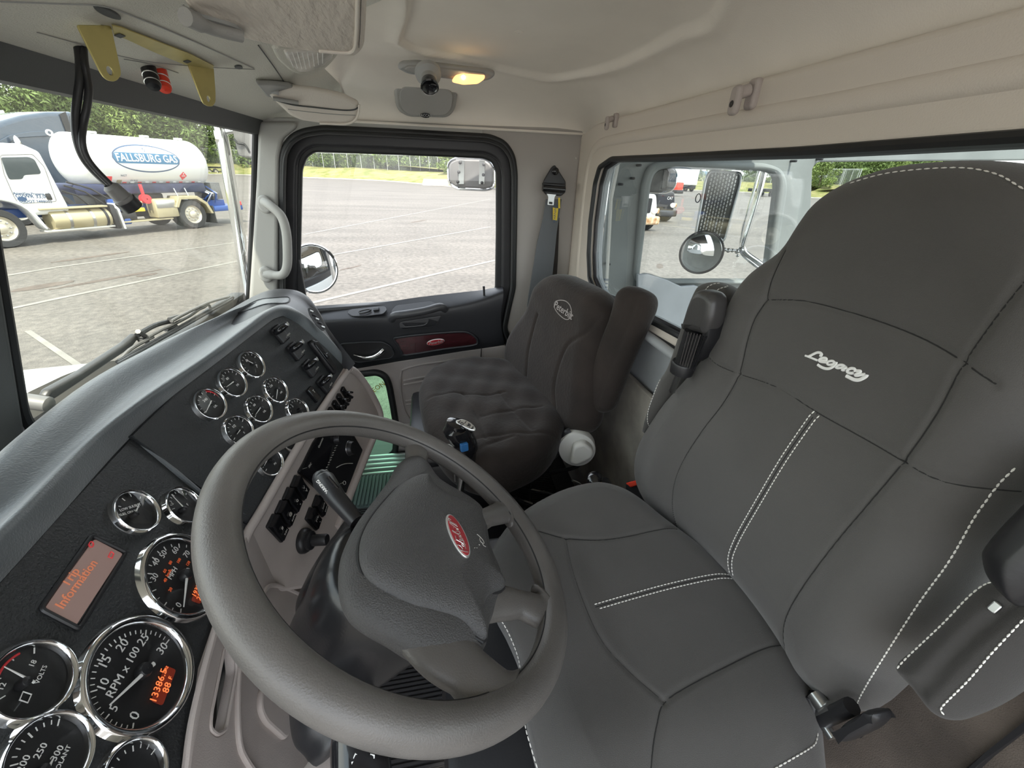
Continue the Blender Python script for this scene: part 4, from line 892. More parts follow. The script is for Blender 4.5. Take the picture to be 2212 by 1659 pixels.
# lower grey panel with the peep window
lo = FS.pxs([(640, 815), (748, 800), (850, 782), (1000, 758), (1092, 745), (1102, 800), (1102, 1000), (1080, 1250), (640, 1300)], .004)
ph = rnd(FS.pxs([(700, 815), (790, 806), (815, 803), (833, 812), (841, 832), (850, 880), (857, 925), (854, 975), (830, 990), (780, 996), (690, 1000)], .006), .02)
ob('lower_panel', plate(FS, [rnd(lo, .01), ph], .03, .004, .006), 'doorgrey', dr)
ob('window_5', plate(FS, [ph], .004, .001, -.02), 'glassgreen', None, kind='structure')
me = join([textpx(FS, 'XEON', (803, 846), (824, 832), .03, -.017)]); ob('peep_lettering', me, 'yellow', bpy.data.objects['window_5'], smooth=None)
ob('peep_gasket', tube([FS.w(a, b, .010) for a, b in ph], .014, True, 10), 'rubber', dr)
for k, pp in enumerate([[(868, 800), (905, 788), (1000, 775), (1018, 776), (1024, 790), (1026, 812)], [(868, 800), (864, 830), (872, 880), (884, 903), (900, 908)], [(872, 822), (905, 816), (1000, 801), (1024, 797)], [(872, 831), (905, 825), (1000, 809)], [(876, 866), (912, 861)], [(877, 874), (912, 870)]]):
    ob('embossed_rib', tube(cr_smooth([FS.P(p, .008) for p in pp], 4, False), .005, n=8), 'doorgrey', dr)
ob('panel_joint', tube([FS.P((1040, 752), .008), FS.P((1037, 800), .008)], .002, n=6), 'blackframe', dr)
ob('map_pocket', plate(FS, [rnd(FS.pxs([(870, 915), (905, 910), (930, 935), (915, 948), (880, 940)], .008), .01)], .02, .004, .02), 'doorgrey', dr)
ob('lower_outer_skin', plate(FS.off(-.08), [rnd([(-.42, -.55), (.28, -.55), (.28, -1.6), (-.42, -1.6)], .02), rnd(FS.pxs([(700, 815), (790, 806), (815, 803), (833, 812), (841, 832), (850, 880), (857, 925), (854, 975), (830, 990), (780, 996), (690, 1000)], -.08), .02)], .02, .004, 0), 'truckwhite', dr)
# grab handle on the A pillar
FA = FS.off(.03)
gh = thing('grab_handle', tuple(FA.P((600, 520))), 'light grey curved grab handle on the pillar left of the passenger window', 'grab handle')
hpnt = [((572, 436), .002), ((578, 440), .02), ((590, 449), .035), ((608, 468), .045), ((618, 500), .048), ((621, 540), .046), ((620, 575), .040), ((612, 592), .032), ((598, 595), .02), ((576, 592), .004)]
hh = cr_smooth([FA.P(p, h) for p, h in hpnt], 4, False)
ob('grip', tube(hh, [.017]*3+[.014]*(len(hh)-6)+[.017]*3, n=14, flat=(1.0, FS.u)), 'offwhite' if False else 'pillar', gh)
for p in ((574, 441), (576, 592)):
    a, b = FA.px(p); ob('mounting_foot', plate(FA, [ell(.022, .028, a, b)], .02, .008, .016, bres=2), 'pillar', gh)
    ob('screw', lathe(FA, [(.008, .014), (.008, .018), (.004, .018), (.003, .015)], a, b, 14), 'chromedull' if p[1] > 500 else 'pillar', gh)
# seat belt of the passenger seat
FBt = FS.off(.03)
sb_ = thing('seat_belt', tuple(FBt.P((1195, 440))), 'grey seat belt hanging from a black anchor on the wall behind the passenger door', 'seat belt')
bl = FBt.pxs([(1178, 430), (1212, 430), (1202, 500), (1190, 620), (1180, 760), (1128, 760), (1140, 640), (1160, 520), (1172, 470)], .004)
ob('webbing', plate(FBt, [bl], .003, .001, .012), 'beltweb', sb_)
bl2 = FBt.pxs([(1200, 470), (1208, 470), (1205, 560), (1200, 640), (1186, 640), (1194, 560)]); ob('webbing', plate(FBt, [bl2], .003, .001, .003), 'velourdark', sb_)
ob('anchor_plate', plate(FBt, [rnd(FBt.pxs([(1199, 356), (1222, 392), (1222, 402), (1174, 400), (1174, 390), (1192, 360)], .01), .006)], .008, .003, .012), 'blackplastic', sb_)
a, b = FBt.px((1200, 370), .016); ob('anchor_bolt', lathe(FBt, [(.012, .012), (.012, .018), (.008, .022), (.001, .023)], a, b, 20), 'glossblack', sb_)
ob('guide_bar', tube([FBt.P((1172, 406), .02), FBt.P((1220, 410), .02)], .011, n=12), 'glossblack', sb_)
ob('guide_frame', plate(FBt, [rnd(FBt.pxs([(1172, 394), (1222, 397), (1221, 416), (1212, 424), (1180, 421), (1172, 412)], .012), .005)], .014, .004, .016), 'blackplastic', sb_)
ob('belt_tongue', plate(FBt, [rnd(FBt.pxs([(1180, 418), (1202, 420), (1198, 426), (1196, 444), (1182, 443), (1184, 426)], .02), .003), rnd(FBt.pxs([(1186, 436), (1193, 437), (1193, 441), (1186, 440)], .02), .001)], .004, .001, .022), 'chromedull', sb_)
ob('warning_tag', plate(FBt, [FBt.pxs([(1194, 448), (1206, 450), (1203, 476), (1194, 475)], .02)], .002, .0005, .022), 'yellow', sb_)
ob('warning_tag', plate(FBt, [FBt.pxs([(1206, 427), (1210, 427), (1210, 450), (1206, 450)], .02)], .002, .0005, .020), 'yellow', sb_)
ob('tag_print', textpx(FBt, 'WARNING', (1198, 474), (1200, 450), .013, .0235), 'signdark', sb_, smooth=None)
# coat hooks on the rear seam
for p, s_, l_ in (((1323, 262), 1.0, 'small taupe coat hook on the rear wall seam, nearer the passenger door'), ((1614, 208), 1.35, 'larger taupe coat hook on the rear wall seam above the neighbouring cab window')):
    q = FB.P(p, .035); hk = thing('coat_hook', tuple(q), l_, 'coat hook', 'coat hooks on the rear wall seam'); f_ = Fr(q, FB.u, FB.n); s_ = .0135*(s_ if s_ == 1 else 1.25)
    ob('base', plate(f_, [rrect(s_*1.4, s_*2.6, s_*.5, 0, s_*.2)], s_*.9, s_*.3, -s_*.2, bres=2), 'taupe', hk)
    ob('hook', tube([f_.w(0, s_*.5, 0), f_.w(0, s_*.2, s_*.9), f_.w(0, 0, s_*1.1)], s_*.55, n=12), 'taupe', hk); ob('hook_tip', plate(f_, [rrect(s_*1.3, s_*2.5, s_*.6, 0, -s_*.4)], s_*.7, s_*.3, s_*1.5, bres=3), 'taupe', hk)
    ob('screw_hole', lathe(f_, [(s_*.30, s_*1.49), (s_*.30, s_*1.53), (.0005, s_*1.52)], 0, -s_*.7, 12), 'blackframe', hk)
# rear-view lamp housing with mirror stem
FC = Fr((1.34, 0, .212), (0, -1, 0), (-.80, .0, -.60))
lh = thing('overhead_lamp', tuple(FC.P((960, 155))), 'long oval overhead lamp housing with lit amber lens and black swivel socket', 'lamp')
lo_ = rnd(FC.pxs([(857, 145), (866, 134), (900, 132), (1000, 144), (1060, 151), (1071, 158), (1060, 170), (1030, 176), (960, 168), (880, 158)], .0), .012)
ob('housing', plate(FC, [lo_], .020, .007, .008, bres=3), 'ballplastic', lh)
ob('inner_panel', plate(FC, [rnd(FC.pxs([(872, 150), (880, 142), (960, 148), (1045, 158), (1050, 163), (1030, 170), (960, 164), (885, 156)], .012), .008)], .008, .003, .014), 'speakergrey', lh)
am_ = rnd(FC.pxs([(975, 176), (984, 163), (1000, 159), (1048, 163), (1046, 170), (1032, 180), (1000, 182)], .016), .006)
ob('amber_lens', plate(FC, [am_], .012, .004, .022), 'amber', lh, 'glowing amber lens')
a, b = FC.px((1001, 167), .024); ob('bulb', ico(FC.w(a, b, .024), .005), 'bulb', lh)
bs = FC.P((925, 160), .014); be = FC.P((928, 185), .05)
fk = Fr(bs, FC.u, be-bs); L_ = np.linalg.norm(be-bs)
ob('swivel_base', lathe(fk, [(.034, -.004), (.032, .004), (.02, .012), (.019, .028)], 0, 0, 30), 'ballplastic', lh)
ob('swivel_socket', lathe(fk, [(.017, .020), (.019, .022), (.023, .042), (.020, .044), (.017, .040), (.001, .036)], 0, 0, 30), 'glossblack', lh)
fp2 = Fr((1.56, 0, .15), (0, -1, 0), (-.90, 0, -.44))
spo = rnd(fp2.pxs([(850, 190), (862, 175), (975, 180), (990, 195), (984, 238), (968, 256), (880, 254), (856, 238)], .006), .02)
ob('cover', plate(fp2, [spo], .024, .009, .006, bres=3), 'pillar', sp)
spi = rnd(fp2.pxs([(862, 200), (872, 186), (965, 190), (980, 203), (975, 236), (962, 250), (885, 250), (866, 236)], .012), .015)
ob('grille_cloth', plate(fp2, [spi], .008, .003, .014, bres=2), 'speakergrey', sp)
a, b = fp2.px((919, 249), .016); ob('badge', plate(fp2, [ell(.016, .007, a, b)], .003, .001, .018), 'glossblack', sp); ob('badge_letters', text(fp2, 'PACCAR', a, b, .010, .0185, bold=.0002), 'silver', sp, smooth=None)
# ================================================================ dashboard
n1 = NV(.15, .5); n2 = NV(-.25, .45)
F1 = Fr(n1*-.505, (1, 0, 0), n1); F2 = Fr(n2*-.70, (1, 0, 0), n2)
DB = thing('dashboard', (.62, .45, -.55), 'black textured dashboard with chrome-ringed gauges and a taupe lower panel', 'dashboard')
st_ = [((-120, 1405), (-195, 1370), (-230, 1350), (-330, 1310)), ((0, 1266), (-75, 1225), (-110, 1200), (-200, 1160)), ((142, 1107), (68, 1083), (32, 1083), (-60, 1040)), ((280, 945), (210, 942), (172, 948), (50, 938)), ((380, 853), (338, 842), (300, 838), (200, 821)), ((477, 779), (440, 774), (412, 765), (330, 749)), ((560, 714), (528, 708), (500, 700), (440, 697)), ((590, 692), (574, 674), (560, 666), (520, 664)), ((612, 685), (613, 662), (612, 652), (590, 645))]
r0, r1, r2, r3, r4, r5 = [], [], [], [], [], []
for i, (a, b, c, d) in enumerate(st_):
    F_ = F1 if i <= 3 else F2
    r0.append(F_.P(a, -.004)); r1.append(F_.P(b, .016)); zc = -.347+.012*(i/8); r2.append(atZ(c, zc)); p = atZ(d, zc+.022); r3.append(p)
    r4.append(np.array([p[0], p[1]+.05, p[2]-.050])); r5.append(np.array([p[0], .665, -.50]))
for a, b in (((640, 700), (653, 678)), ((668, 724), (689, 708)), ((703, 757), (725, 746)), ((743, 796), (758, 788))):
    r0.append(F2.P(a, -.004)); p = F2.P(b, .010); r1.append(p); r2.append(p+np.array([.006, .02, -.002])); r3.append(p+np.array([.008, .08, -.01])); r4.append(p+np.array([.008, .14, -.03])); r5.append(p+np.array([.008, .18, -.06]))
rin = [p-np.array([0, 0, .004])+n1*-.02 for p in r0]
ob('top_pad', loft(smoothrows([rin, r0, r1, r2, r3, r4, r5], 5, 5)), 'dashtop', DB, smooth=180)
# light strip along the windshield end of the pad
ps = [(-40, 1030), (0, 990), (40, 952), (77, 915), (110, 886)]
# end cap with recess and vent at the right
e1 = [F2.P((530, 704), -.014)]+[F2.P(p, .005) for p in ( (574, 674), (613, 663), (653, 679), (689, 709), (725, 747), (757, 788))]
e0 = [atZ((455, 692), -.350), atZ((559, 637), -.322), atZ((620, 630), -.322), atZ((657, 643), -.335), atZ((682, 676), -.37), atZ((706, 720), -.425), atZ((762, 792), -.50)]
em = [(a*.45+b*.55)+np.array([0, 0, .006 if i else -.006]) for i, (a, b) in enumerate(zip(e1, e0))]
eb = [p+np.array([.01, .12, -.12]) for p in e0]
ob('end_cap', loft(smoothrows([e1, em, e0, eb], 5, 4)), 'ledge', DB, smooth=60)
TR_E = bvh(bpy.data.objects['end_cap'])
tr_m, tr_e = patch(TR_E, [(486, 686), (520, 667), (559, 648), (590, 644), (620, 642), (626, 648), (616, 655), (575, 657), (535, 670)], .0015)
ob('tray_recess', tr_m, 'dashtop', DB); ob('tray_lip', tube(tr_e, .002, True, 6), 'dashpanel', DB)
va, vb, vc = F2.P((668, 667), .012), F2.P((698, 712), .012), atZ((676, 664), -.345)
FV = Fr(F2.P((680, 690), .022), F2.u, (-.75, -.55, .35))
ob('side_vent', plate(FV, [rnd(FV.pxs([(664, 664), (676, 666), (703, 712), (697, 716), (682, 702), (668, 680)]), .006)], .006, .002, .003), 'ledge', DB)
for k in range(5): p, q = (669+k*6.2, 671+k*8.5), (676+k*6.2, 674+k*8.5); ob('vent_slat', tube([FV.P(p, .005), FV.P(q, .005)], .003, n=8), 'blackplastic' if k % 2 else 'chromedull', DB)
# gauge panels
pan1 = F1.pxs([(-140, 1420), (0, 1258), (142, 1100), (292, 938)])+F1.pxs([(430, 1060), (545, 1140), (522, 1170), (440, 1440), (395, 1700), (300, 2100), (-400, 2100)])
ob('cluster_panel', plate(F1, [pan1], .012, .003, 0), 'dashpanel', DB)
pan2 = F2.pxs([(286, 940), (380, 849), (477, 775), (560, 710), (592, 688), (612, 681), (644, 698), (672, 722), (707, 753), (748, 796), (640, 975), (565, 1112), (545, 1140)])
ob('centre_panel', plate(F2, [pan2], .012, .003, 0), 'dashpanel', DB)
for k, (p, q) in enumerate((((292, 945), (560, 1130)), ((300, 935), (575, 1112)))): ob('panel_bead', tube([F1.P(p, .002), F1.P((430, 1062 if k == 0 else 1044), .002), F1.P(q, .002)], .004 if k == 0 else .0025, n=8), 'dashtop', DB)
def arc_ticks(fr, a, b, R, a0, a1, n, L, w=.0012, skip=1, r_in=.765):
    ms = []
    for i in range(n):
        t = math.radians(a0+(a1-a0)*i/(n-1)); l = L*(1.5 if i % skip == 0 else 1); r = R*r_in-l/2
        ms.append(fbox(fr, a+r*math.cos(t), b+r*math.sin(t), l, w*(1.5 if i % skip == 0 else 1), .0, .0006, rot=t))
    return join(ms)
def gauge(fr, px, R, needle=None, words=(), ticks=(225, -20, 9, 2), label=None, redarc=None, sh=0, ri=.765):
    a, b = fr.px(px, .006); g_ = ob('gauge', lathe(fr, [(R*.90, .0005), (.0005, .0007)], a, b, 40, cap=False), 'gaugeface', DB, label)
    ob('bezel', lathe(fr, [(R*.84, .001), (R*.85, .005), (R*.90, .0085), (R*.94, .0088), (R*.99, .006), (R*1.01, .0), (R*1.03, -.001)], a, b, 56), 'chrome', g_, smooth=60)
    F_ = fr.off(.0012); a, b = F_.px(px, .0)
    mm = [arc_ticks(F_, a+sh, b, R, ticks[0], ticks[1], ticks[2], R*(.10 if R < .05 else .065), .0004+R*.006, ticks[3], ri)]
    for (s, p, q, sz) in words:
        if q is None: c = F_.px(p); mm.append(text(F_, s, c[0], c[1], sz, .0003, bold=0))
        else: mm.append(textpx(F_, s, p, q, sz, .0003, bold=0))
    ob('markings', join(mm), 'white', g_, smooth=None)
    if redarc: ob('red_arc', tube([F_.w(a+R*.74*math.cos(math.radians(t)), b+R*.74*math.sin(math.radians(t)), .0005) for t in np.linspace(redarc[0], redarc[1], 14)], .0011, n=6), 'truckred', g_)
    if needle:
        p, q = F_.P(needle[0], .006), F_.P(needle[1], .006); ob('needle', tube([p, q], [R*.040, R*.012], n=8, flat=(.5, fr.n)), 'needle', g_)
        hp_ = needle[2] if len(needle) > 2 else None
        hx_ = F_.px(hp_, .004) if hp_ else (a, b); ob('needle_hub', lathe(F_, [(R*.13, 0), (R*.13, .005), (R*.10, .008), (.0005, .009)], hx_[0], hx_[1], 24), 'blackplastic', g_)
    ob('lens', lathe(F_, [(R*.86, .0065), (.0005, .0080)], a, b, 32), 'gaugeglass', g_, smooth=180)
    return g_, F_
# driver's cluster
g_, F_ = gauge(F1, (310, 1450), .064, ((333, 1433), (237, 1523), (312, 1448)), [('0', (291, 1546), None, .015), ('5', (246, 1530), None, .012), ('10', (221, 1484), (226, 1474), .013), ('15', (223, 1437), (231, 1423), .014), ('20', (260, 1401), (270, 1387), .014), ('25', (305, 1389), (315, 1375), .014), ('30', (346, 1408), (356, 1394), .014), ('RPM x 100', (250, 1481), (285, 1420), .0125)], (199, -13, 31, 5), 'large tachometer', sh=-.006, ri=.80)
lc = [F_.px(p) for p in ((356, 1438), (379, 1448), (350, 1525), (325, 1515))]
ob('odometer_lcd', plate(F_, [rnd(lc, .003)], .001, .0003, .0012), 'lcd', g_)
ob('lcd_digits', join([textpx(F_, '13386.5', (332, 1512), (354, 1450), .0115, .0015), textpx(F_, 'HRS', (354, 1452), (362, 1440), .0045, .0015), textpx(F_, '88', (357, 1497), (365, 1474), .0115, .0015), textpx(F_, 'F', (367, 1468), (370, 1461), .007, .0015)]), 'lcdglow', g_, smooth=None)
g_, F_ = gauge(F1, (401, 1240), .064, ((406, 1228), (397, 1311), (402, 1241)), [('0', (386, 1307), None, .012), ('30', (330, 1254), (338, 1240), .0115), ('40', (333, 1221), (341, 1207), .0115), ('50', (349, 1204), (357, 1190), .0115), ('60', (375, 1196), (383, 1182), .0115), ('70', (399, 1204), (408, 1190), .0115), ('80', (425, 1216), (432, 1204), .0115), ('MPH', (366, 1250), (380, 1226), .010)], (200, -20, 17, 2), 'large speedometer', sh=-.006, ri=.80)
ob('small_scale', join([textpx(F_, s, p, (p[0]+5, p[1]-9), .006, .0008) for s, p in (('20', (366, 1278)), ('40', (355, 1258)), ('60', (354, 1238)), ('80', (366, 1220)), ('100', (384, 1216)), ('120', (404, 1222)), ('km/h', (362, 1242)))]), 'orange', g_, smooth=None)
lc = [F_.px(p) for p in ((430, 1252), (450, 1262), (432, 1305), (412, 1298))]
ob('odometer_lcd', plate(F_, [rnd(lc, .003)], .001, .0003, .0012), 'lcd', g_)
ob('lcd_digits', join([textpx(F_, '193752', (417, 1293), (437, 1248), .010, .0015), textpx(F_, '25.4', (427, 1300), (440, 1270), .010, .0015)]), 'lcdglow', g_, smooth=None)
g_, F_ = gauge(F1, (73, 1466), .0365, ((75, 1474), (9, 1440), (52, 1475)), [('18', (67, 1440), (75, 1427), .0065), ('12', (0, 1490), (8, 1476), .0065), ('VOLTS', (82, 1472), (96, 1442), .0055)], (150, 35, 4, 3), 'volt gauge', redarc=(140, 60))
ob('battery_icon', join([tube([F_.P(p, .001) for p in ((42, 1512), (50, 1494), (68, 1500), (60, 1518))], .0006, True, 5)]), 'white', g_)
gauge(F1, (108, 1632), .0365, ((104, 1660), (117, 1636), (90, 1665)), [('250', (82, 1632), (94, 1612), .008), ('300', (118, 1637), (130, 1617), .008), ('200', (46, 1658), (56, 1640), .008), ('COOLANT', (122, 1666), (140, 1630), .0055)], (170, 20, 13, 4), 'coolant gauge')
gauge(F1, (292, 1676), .0345, None, [], (200, -20, 13, 3))
gauge(F1, (297, 1103), .0330, ((292, 1110), (302, 1086), (291, 1112)), [('LOW SULFUR', (262, 1102), (300, 1090), .0052), ('FUEL ONLY', (262, 1112), (290, 1104), .0048), ('E', (297, 1094), None, .007)], (150, 20, 5, 2), 'fuel gauge')
gauge(F1, (399, 1091), .0330, ((400, 1099), (370, 1068), (396, 1100)), [('F', (405, 1090), None, .006), ('2', (372, 1088), None, .006)], (150, 20, 9, 4), 'small gauge')
# centre cluster
cg = [((455, 872), ((457, 866), (444, 892)), ('240', 'OIL'), (60, -10)), ((503, 826), ((508, 822), (489, 836)), ('80', 'PSI'), None), ((545, 787), ((555, 789), (529, 776)), ('60', 'F'), None), ((597, 842), ((600, 838), (597, 862)), ('120', 'AIR'), None), ((561, 883), ((564, 879), (552, 896)), ('60', 'OIL'), None), ((517, 929), ((524, 922), (512, 938)), ('1/2', 'E'), None), ((644, 886), ((648, 893), (640, 899)), ('0', 'F'), None), ((584, 996), ((582, 984), (571, 1006)), ('50', 'PSI'), None), ((628, 945), ((640, 950), (620, 960)), ('0', 'F'), None)]
for (p, nd, wd, ra) in cg:
    gauge(F2, p, .0315, nd, [(wd[0], (p[0]-14, p[1]-6), (p[0]-9, p[1]-10), .0068), (wd[1], (p[0]+8, p[1]+8), (p[0]+13, p[1]+3), .0055)], (190, 20, 9, 4), redarc=ra)
# information display
lc = F1.pxs([(196, 1158), (271, 1194), (169, 1360), (86, 1317)]); lci = F1.pxs([(203, 1165), (264, 1197), (163, 1352), (93, 1315)])
dsp = ob('info_display', plate(F1, [rnd(lci, .003)], .003, .0005, .0012), 'infolcd', DB, 'orange-backlit information display')
ob('display_frame', tube([F1.w(a, b, .001) for a, b in rnd(lc, .004)], .0026, True, 8), 'blackplastic', dsp)
F1d = F1.off(.0018)
ob('display_text', join([textpx(F1d, 'Trip', (141, 1262), (164, 1232), .0135, .0004, bold=.0001), textpx(F1d, 'Information', (129, 1311), (204, 1213), .0135, .0004, bold=.0001)]), 'infotext', dsp, 'orange lettering', smooth=None)
ob('warning_icons', join([tube([F1d.P((197+5*math.cos(t), 1176+6*math.sin(t)), .0006) for t in np.linspace(0, 6.28, 12)[:-1]], .0007, True, 5), tube([F1d.P(p, .0006) for p in ((234, 1203), (240, 1191), (246, 1196), (242, 1206))], .0007, True, 5)]), 'infored', dsp)
# guarded switches on the centre panel
def u2ang(fr, p, q): A = np.array(fr.px(p)); B = np.array(fr.px(q)); return math.atan2(*(B-A)[::-1]), np.linalg.norm(B-A)
for k, p in enumerate(((605, 722), (638, 759), (669, 796), (700, 831))):
    a, b = F2.px(p, .004); rt, _ = u2ang(F2, p, (p[0]+10, p[1]+12))
    s_ = ob('guarded_switch', plate(F2, [rrect(.033, .042, .005, a, b)], .012, .004, .010), 'blackplastic', DB)
    fr_ = Fr(F2.w(a, b, .010), F2.u, F2.n)
    ob('rocker', tube(cr_smooth([fr_.w(-.012, .010, -.002), fr_.w(-.011, .011, .010), fr_.w(0, .011, .013), fr_.w(.010, .010, .010), fr_.w(.012, .008, -.002)], 4, False), .009, n=12, flat=(.8, F2.v)), 'glossblack', s_)
    ob('tag', text(fr_, '#', .008, .013, .013, .0235), 'offwhite', s_, smooth=None); ob('icon', text(fr_, '- ===', .012, -.012, .009, .0008), 'offwhite', s_, smooth=None)
a, b = F2.px((677, 852), .004); s_ = ob('rocker_switch', plate(F2, [rrect(.022, .040, .003, a, b)], .010, .003, .009), 'glossblack', DB); ob('icon', text(F2, 'T', a+.002, b+.006, .012, .0098), 'offwhite', s_, smooth=None)
A = F2.px((669, 736), .005); B = F2.px((723, 808), .005); rt = math.atan2(B[1]-A[1], B[0]-A[0]); L_ = math.hypot(B[0]-A[0], B[1]-A[1]); mf_ = Fr(F2.w((A[0]+B[0])/2, (A[1]+B[1])/2, 0), F2.u*math.cos(rt)+F2.v*math.sin(rt), F2.n)
pod = ob('oval_switch_pod', plate(mf_, [rnd([(-L_/2, -.010), (L_/2, -.010), (L_/2, .010), (-L_/2, .010)], .016)], .022, .009, .016, bres=3), 'blackplastic', DB)
ob('oval_inlay', plate(mf_, [rnd([(-L_*.42, -.009), (L_*.42, -.009), (L_*.42, .009), (-L_*.42, .009)], .008)], .003, .001, .018), 'glossblack', pod); ob('oval_button', plate(mf_, [rrect(.014, .013, .004)], .006, .002, .023), 'glossblack', pod)
# taupe centre stack
A = F2.P((750, 797)); B = F2.P((562, 1102)); Ld = (A-B)/np.linalg.norm(A-B); n3 = NV(-.25, .12); n3 = n3-n3.dot(Ld)*Ld; n3 /= np.linalg.norm(n3); F3 = Fr(A+n3*.004, (1, 0, 0), n3)
so = F3.pxs([(748, 794), (768, 803), (800, 848), (822, 892), (820, 915), (792, 985), (770, 1040), (745, 1098), (735, 1180), (720, 1260), (600, 1280), (500, 1240), (528, 1160), (562, 1100), (640, 968)])
ob('centre_stack', plate(F3, [rnd(so, .006)], .02, .006, .0, bres=2), 'taupe', DB)
ob('stack_bead', tube(cr_smooth([F3.P(p, .002) for p in ((752, 799), (700, 876), (640, 972), (566, 1100), (536, 1150), (520, 1190))], 4, False), .0085, n=10), 'taupe', DB)
ob('side_rail', tube(cr_smooth([F3.P(p, .002) for p in ((755, 797), (772, 808), (800, 848), (820, 890), (818, 915), (794, 975), (770, 1033), (744, 1096), (728, 1140))], 4, False), .011, n=10), 'taupe', DB)
side = [F3.P(p, -.004) for p in ((756, 795), (772, 804), (800, 845), (824, 890), (822, 915), (796, 980), (770, 1040), (745, 1098))]
ob('stack_side', loft([side, [p+np.array([.02, .25, 0]) for p in side]]), 'taupe', DB, smooth=60)
rd = F3.pxs([(676, 955), (690, 935), (722, 935), (717, 958), (700, 1028), (684, 1058), (643, 1020), (654, 1000)], .002)
ob('radio', plate(F3, [rnd(rd, .004)], .010, .003, .006), 'glossblack', DB, 'black radio face'); rdo = bpy.data.objects['radio']
ob('radio_print', join([textpx(F3, 'Cummins', (688, 968), (698, 945), .008, .0068), textpx(F3, 'SRC', (667, 1010), (673, 1000), .008, .0068), tube([F3.P((654, 1013), .0068), F3.P((663, 1010), .0068)], .0005, n=5)]), 'offwhite', rdo, smooth=None)
hv = F3.pxs([(724, 935), (760, 935), (782, 972), (746, 1066), (702, 1030), (718, 960)], .002)
hvo = ob('climate_panel', plate(F3, [rnd(hv, .004)], .008, .002, .005), 'blackplastic', DB)
for p, R_ in (((756, 968), .018), ((728, 948), .012)):
    a, b = F3.px(p, .008); k_ = ob('dial', lathe(F3, [(R_*1.15, .005), (R_*1.1, .008), (R_, .016), (R_*.9, .018), (.0005, .018)], a, b, 32), 'blackplastic', hvo)
    ob('dial_ring', tube([F3.w(a+R_*1.15*math.cos(t), b+R_*1.15*math.sin(t), .0065) for t in np.linspace(0, 6.28, 30)[:-1]], .0007, True, 6), 'chromedull' if R_ > .015 else 'blackframe', k_)
ob('climate_marks', join([tube([F3.P((700+k*2.3+(k % 2), 1020-k*5.2), .0062), F3.P((703+k*2.3+(k % 2), 1019-k*5.2), .0062)], .0009, n=5) for k in range(15)]+[tube(cr_smooth([F3.P(p, .0062) for p in ((727, 1010), (738, 1004), (750, 1001), (762, 1001))], 3, False), .001, n=5), tube([F3.P((726, 1048), .0062), F3.P((740, 1043), .0062)], .0006, n=5), tube([F3.P((744+3*math.cos(t), 1043+4*math.sin(t)), .0062) for t in np.linspace(0, 6.28, 12)[:-1]], .0006, True, 5)]), 'offwhite', hvo)
# rocker switches
def rocker(p, L_=.056, W_=.027, words=()):
    a, b = F3.px(p, .004); rt, _ = u2ang(F3, (p[0]-20, p[1]-22), (p[0]+20, p[1]+22)); fr_ = Fr(F3.w(a, b, .0), F3.u*math.cos(rt)+F3.v*math.sin(rt), F3.n)
    s_ = ob('rocker_switch', plate(fr_, [rrect(L_*1.12, W_*1.12, .004)], .008, .002, .005), 'blackplastic', DB)
    rows = [[fr_.w(x, y, .005+hz) for y in (-W_/2, -W_/2+.002, W_/2-.002, W_/2)] for x, hz in ((-L_/2, 0), (-L_/2+.001, .011), (-L_*.08, .006), (L_/2-.001, .004), (L_/2, 0))]
    for r in rows: r[0] = r[0]-fr_.n*.003; r[3] = r[3]-fr_.n*.003
    ob('paddle', loft(rows), 'glossblack', s_, smooth=25)
    ob('icon', join([text(fr_, w_, x, y, sz, .0125, rot=r_) for w_, x, y, sz, r_ in words]), 'offwhite', s_, smooth=None)
rocker((649, 1054), words=[('V', .0, .0, .011, 1.57), ('V', .012, 0, .011, 1.57)])
rocker((633, 1081), words=[('I', -.016, 0, .006, 1.57), ('Q', .002, 0, .009, 1.57), ('o', .016, 0, .006, 1.57)])
rocker((618, 1110), words=[('MAN', -.015, 0, .006, 1.57), ('@', .002, 0, .010, 1.57), ('AUTO', .016, 0, .006, 1.57)])
rocker((601, 1141), words=[('BRAKE', -.015, 0, .005, 1.57), ('#', .000, 0, .010, 1.57), ('RGN', .016, 0, .006, 1.57)])
rocker((692, 1093), .052, words=[('UP', -.014, 0, .005, 1.57), ('DUMP', .0, 0, .006, 1.57), ('DOWN', .014, 0, .005, 1.57)])
rocker((678, 1121), .052, words=[('I', -.014, 0, .005, 1.57), ('PTO', .0, 0, .008, 1.57), ('o', .014, 0, .005, 1.57)])
a, b = F3.px((660, 1168), .006); kn = ob('rotary_knob', lathe(F3, [(.027, .0), (.027, .006), (.024, .012), (.020, .014), (.020, .020), (.015, .024), (.013, .024)], a, b, 40), 'blackplastic', DB)
ob('knob_cap', lathe(F3, [(.0125, .020), (.0125, .052), (.0110, .055), (.0005, .056)], a, b, 32), 'blackplastic', kn)
# row of toggles with guards
for k in range(4):
    p = (748-k*9, 852+k*15); a, b = F3.px(p, .006); rt, _ = u2ang(F3, p, (p[0]+14, p[1]+22))
    fr_ = Fr(F3.w(a, b, 0), F3.u*math.cos(rt)+F3.v*math.sin(rt), F3.n)
    s_ = ob('toggle_switch', plate(fr_, [rrect(.054, .0165, .004)], .010, .003, .010), 'glossblack', DB)
    ob('paddle', tube([fr_.w(.004, 0, .010), fr_.w(.016, 0, .018)], [.005, .004], n=10), 'glossblack', s_); ob('guard', tube(cr_smooth([fr_.w(-.016, -.004, .01), fr_.w(-.013, -.004, .024), fr_.w(-.006, .0, .026), fr_.w(-.004, .004, .01)], 3, False), .003, n=8), 'glossblack', s_)
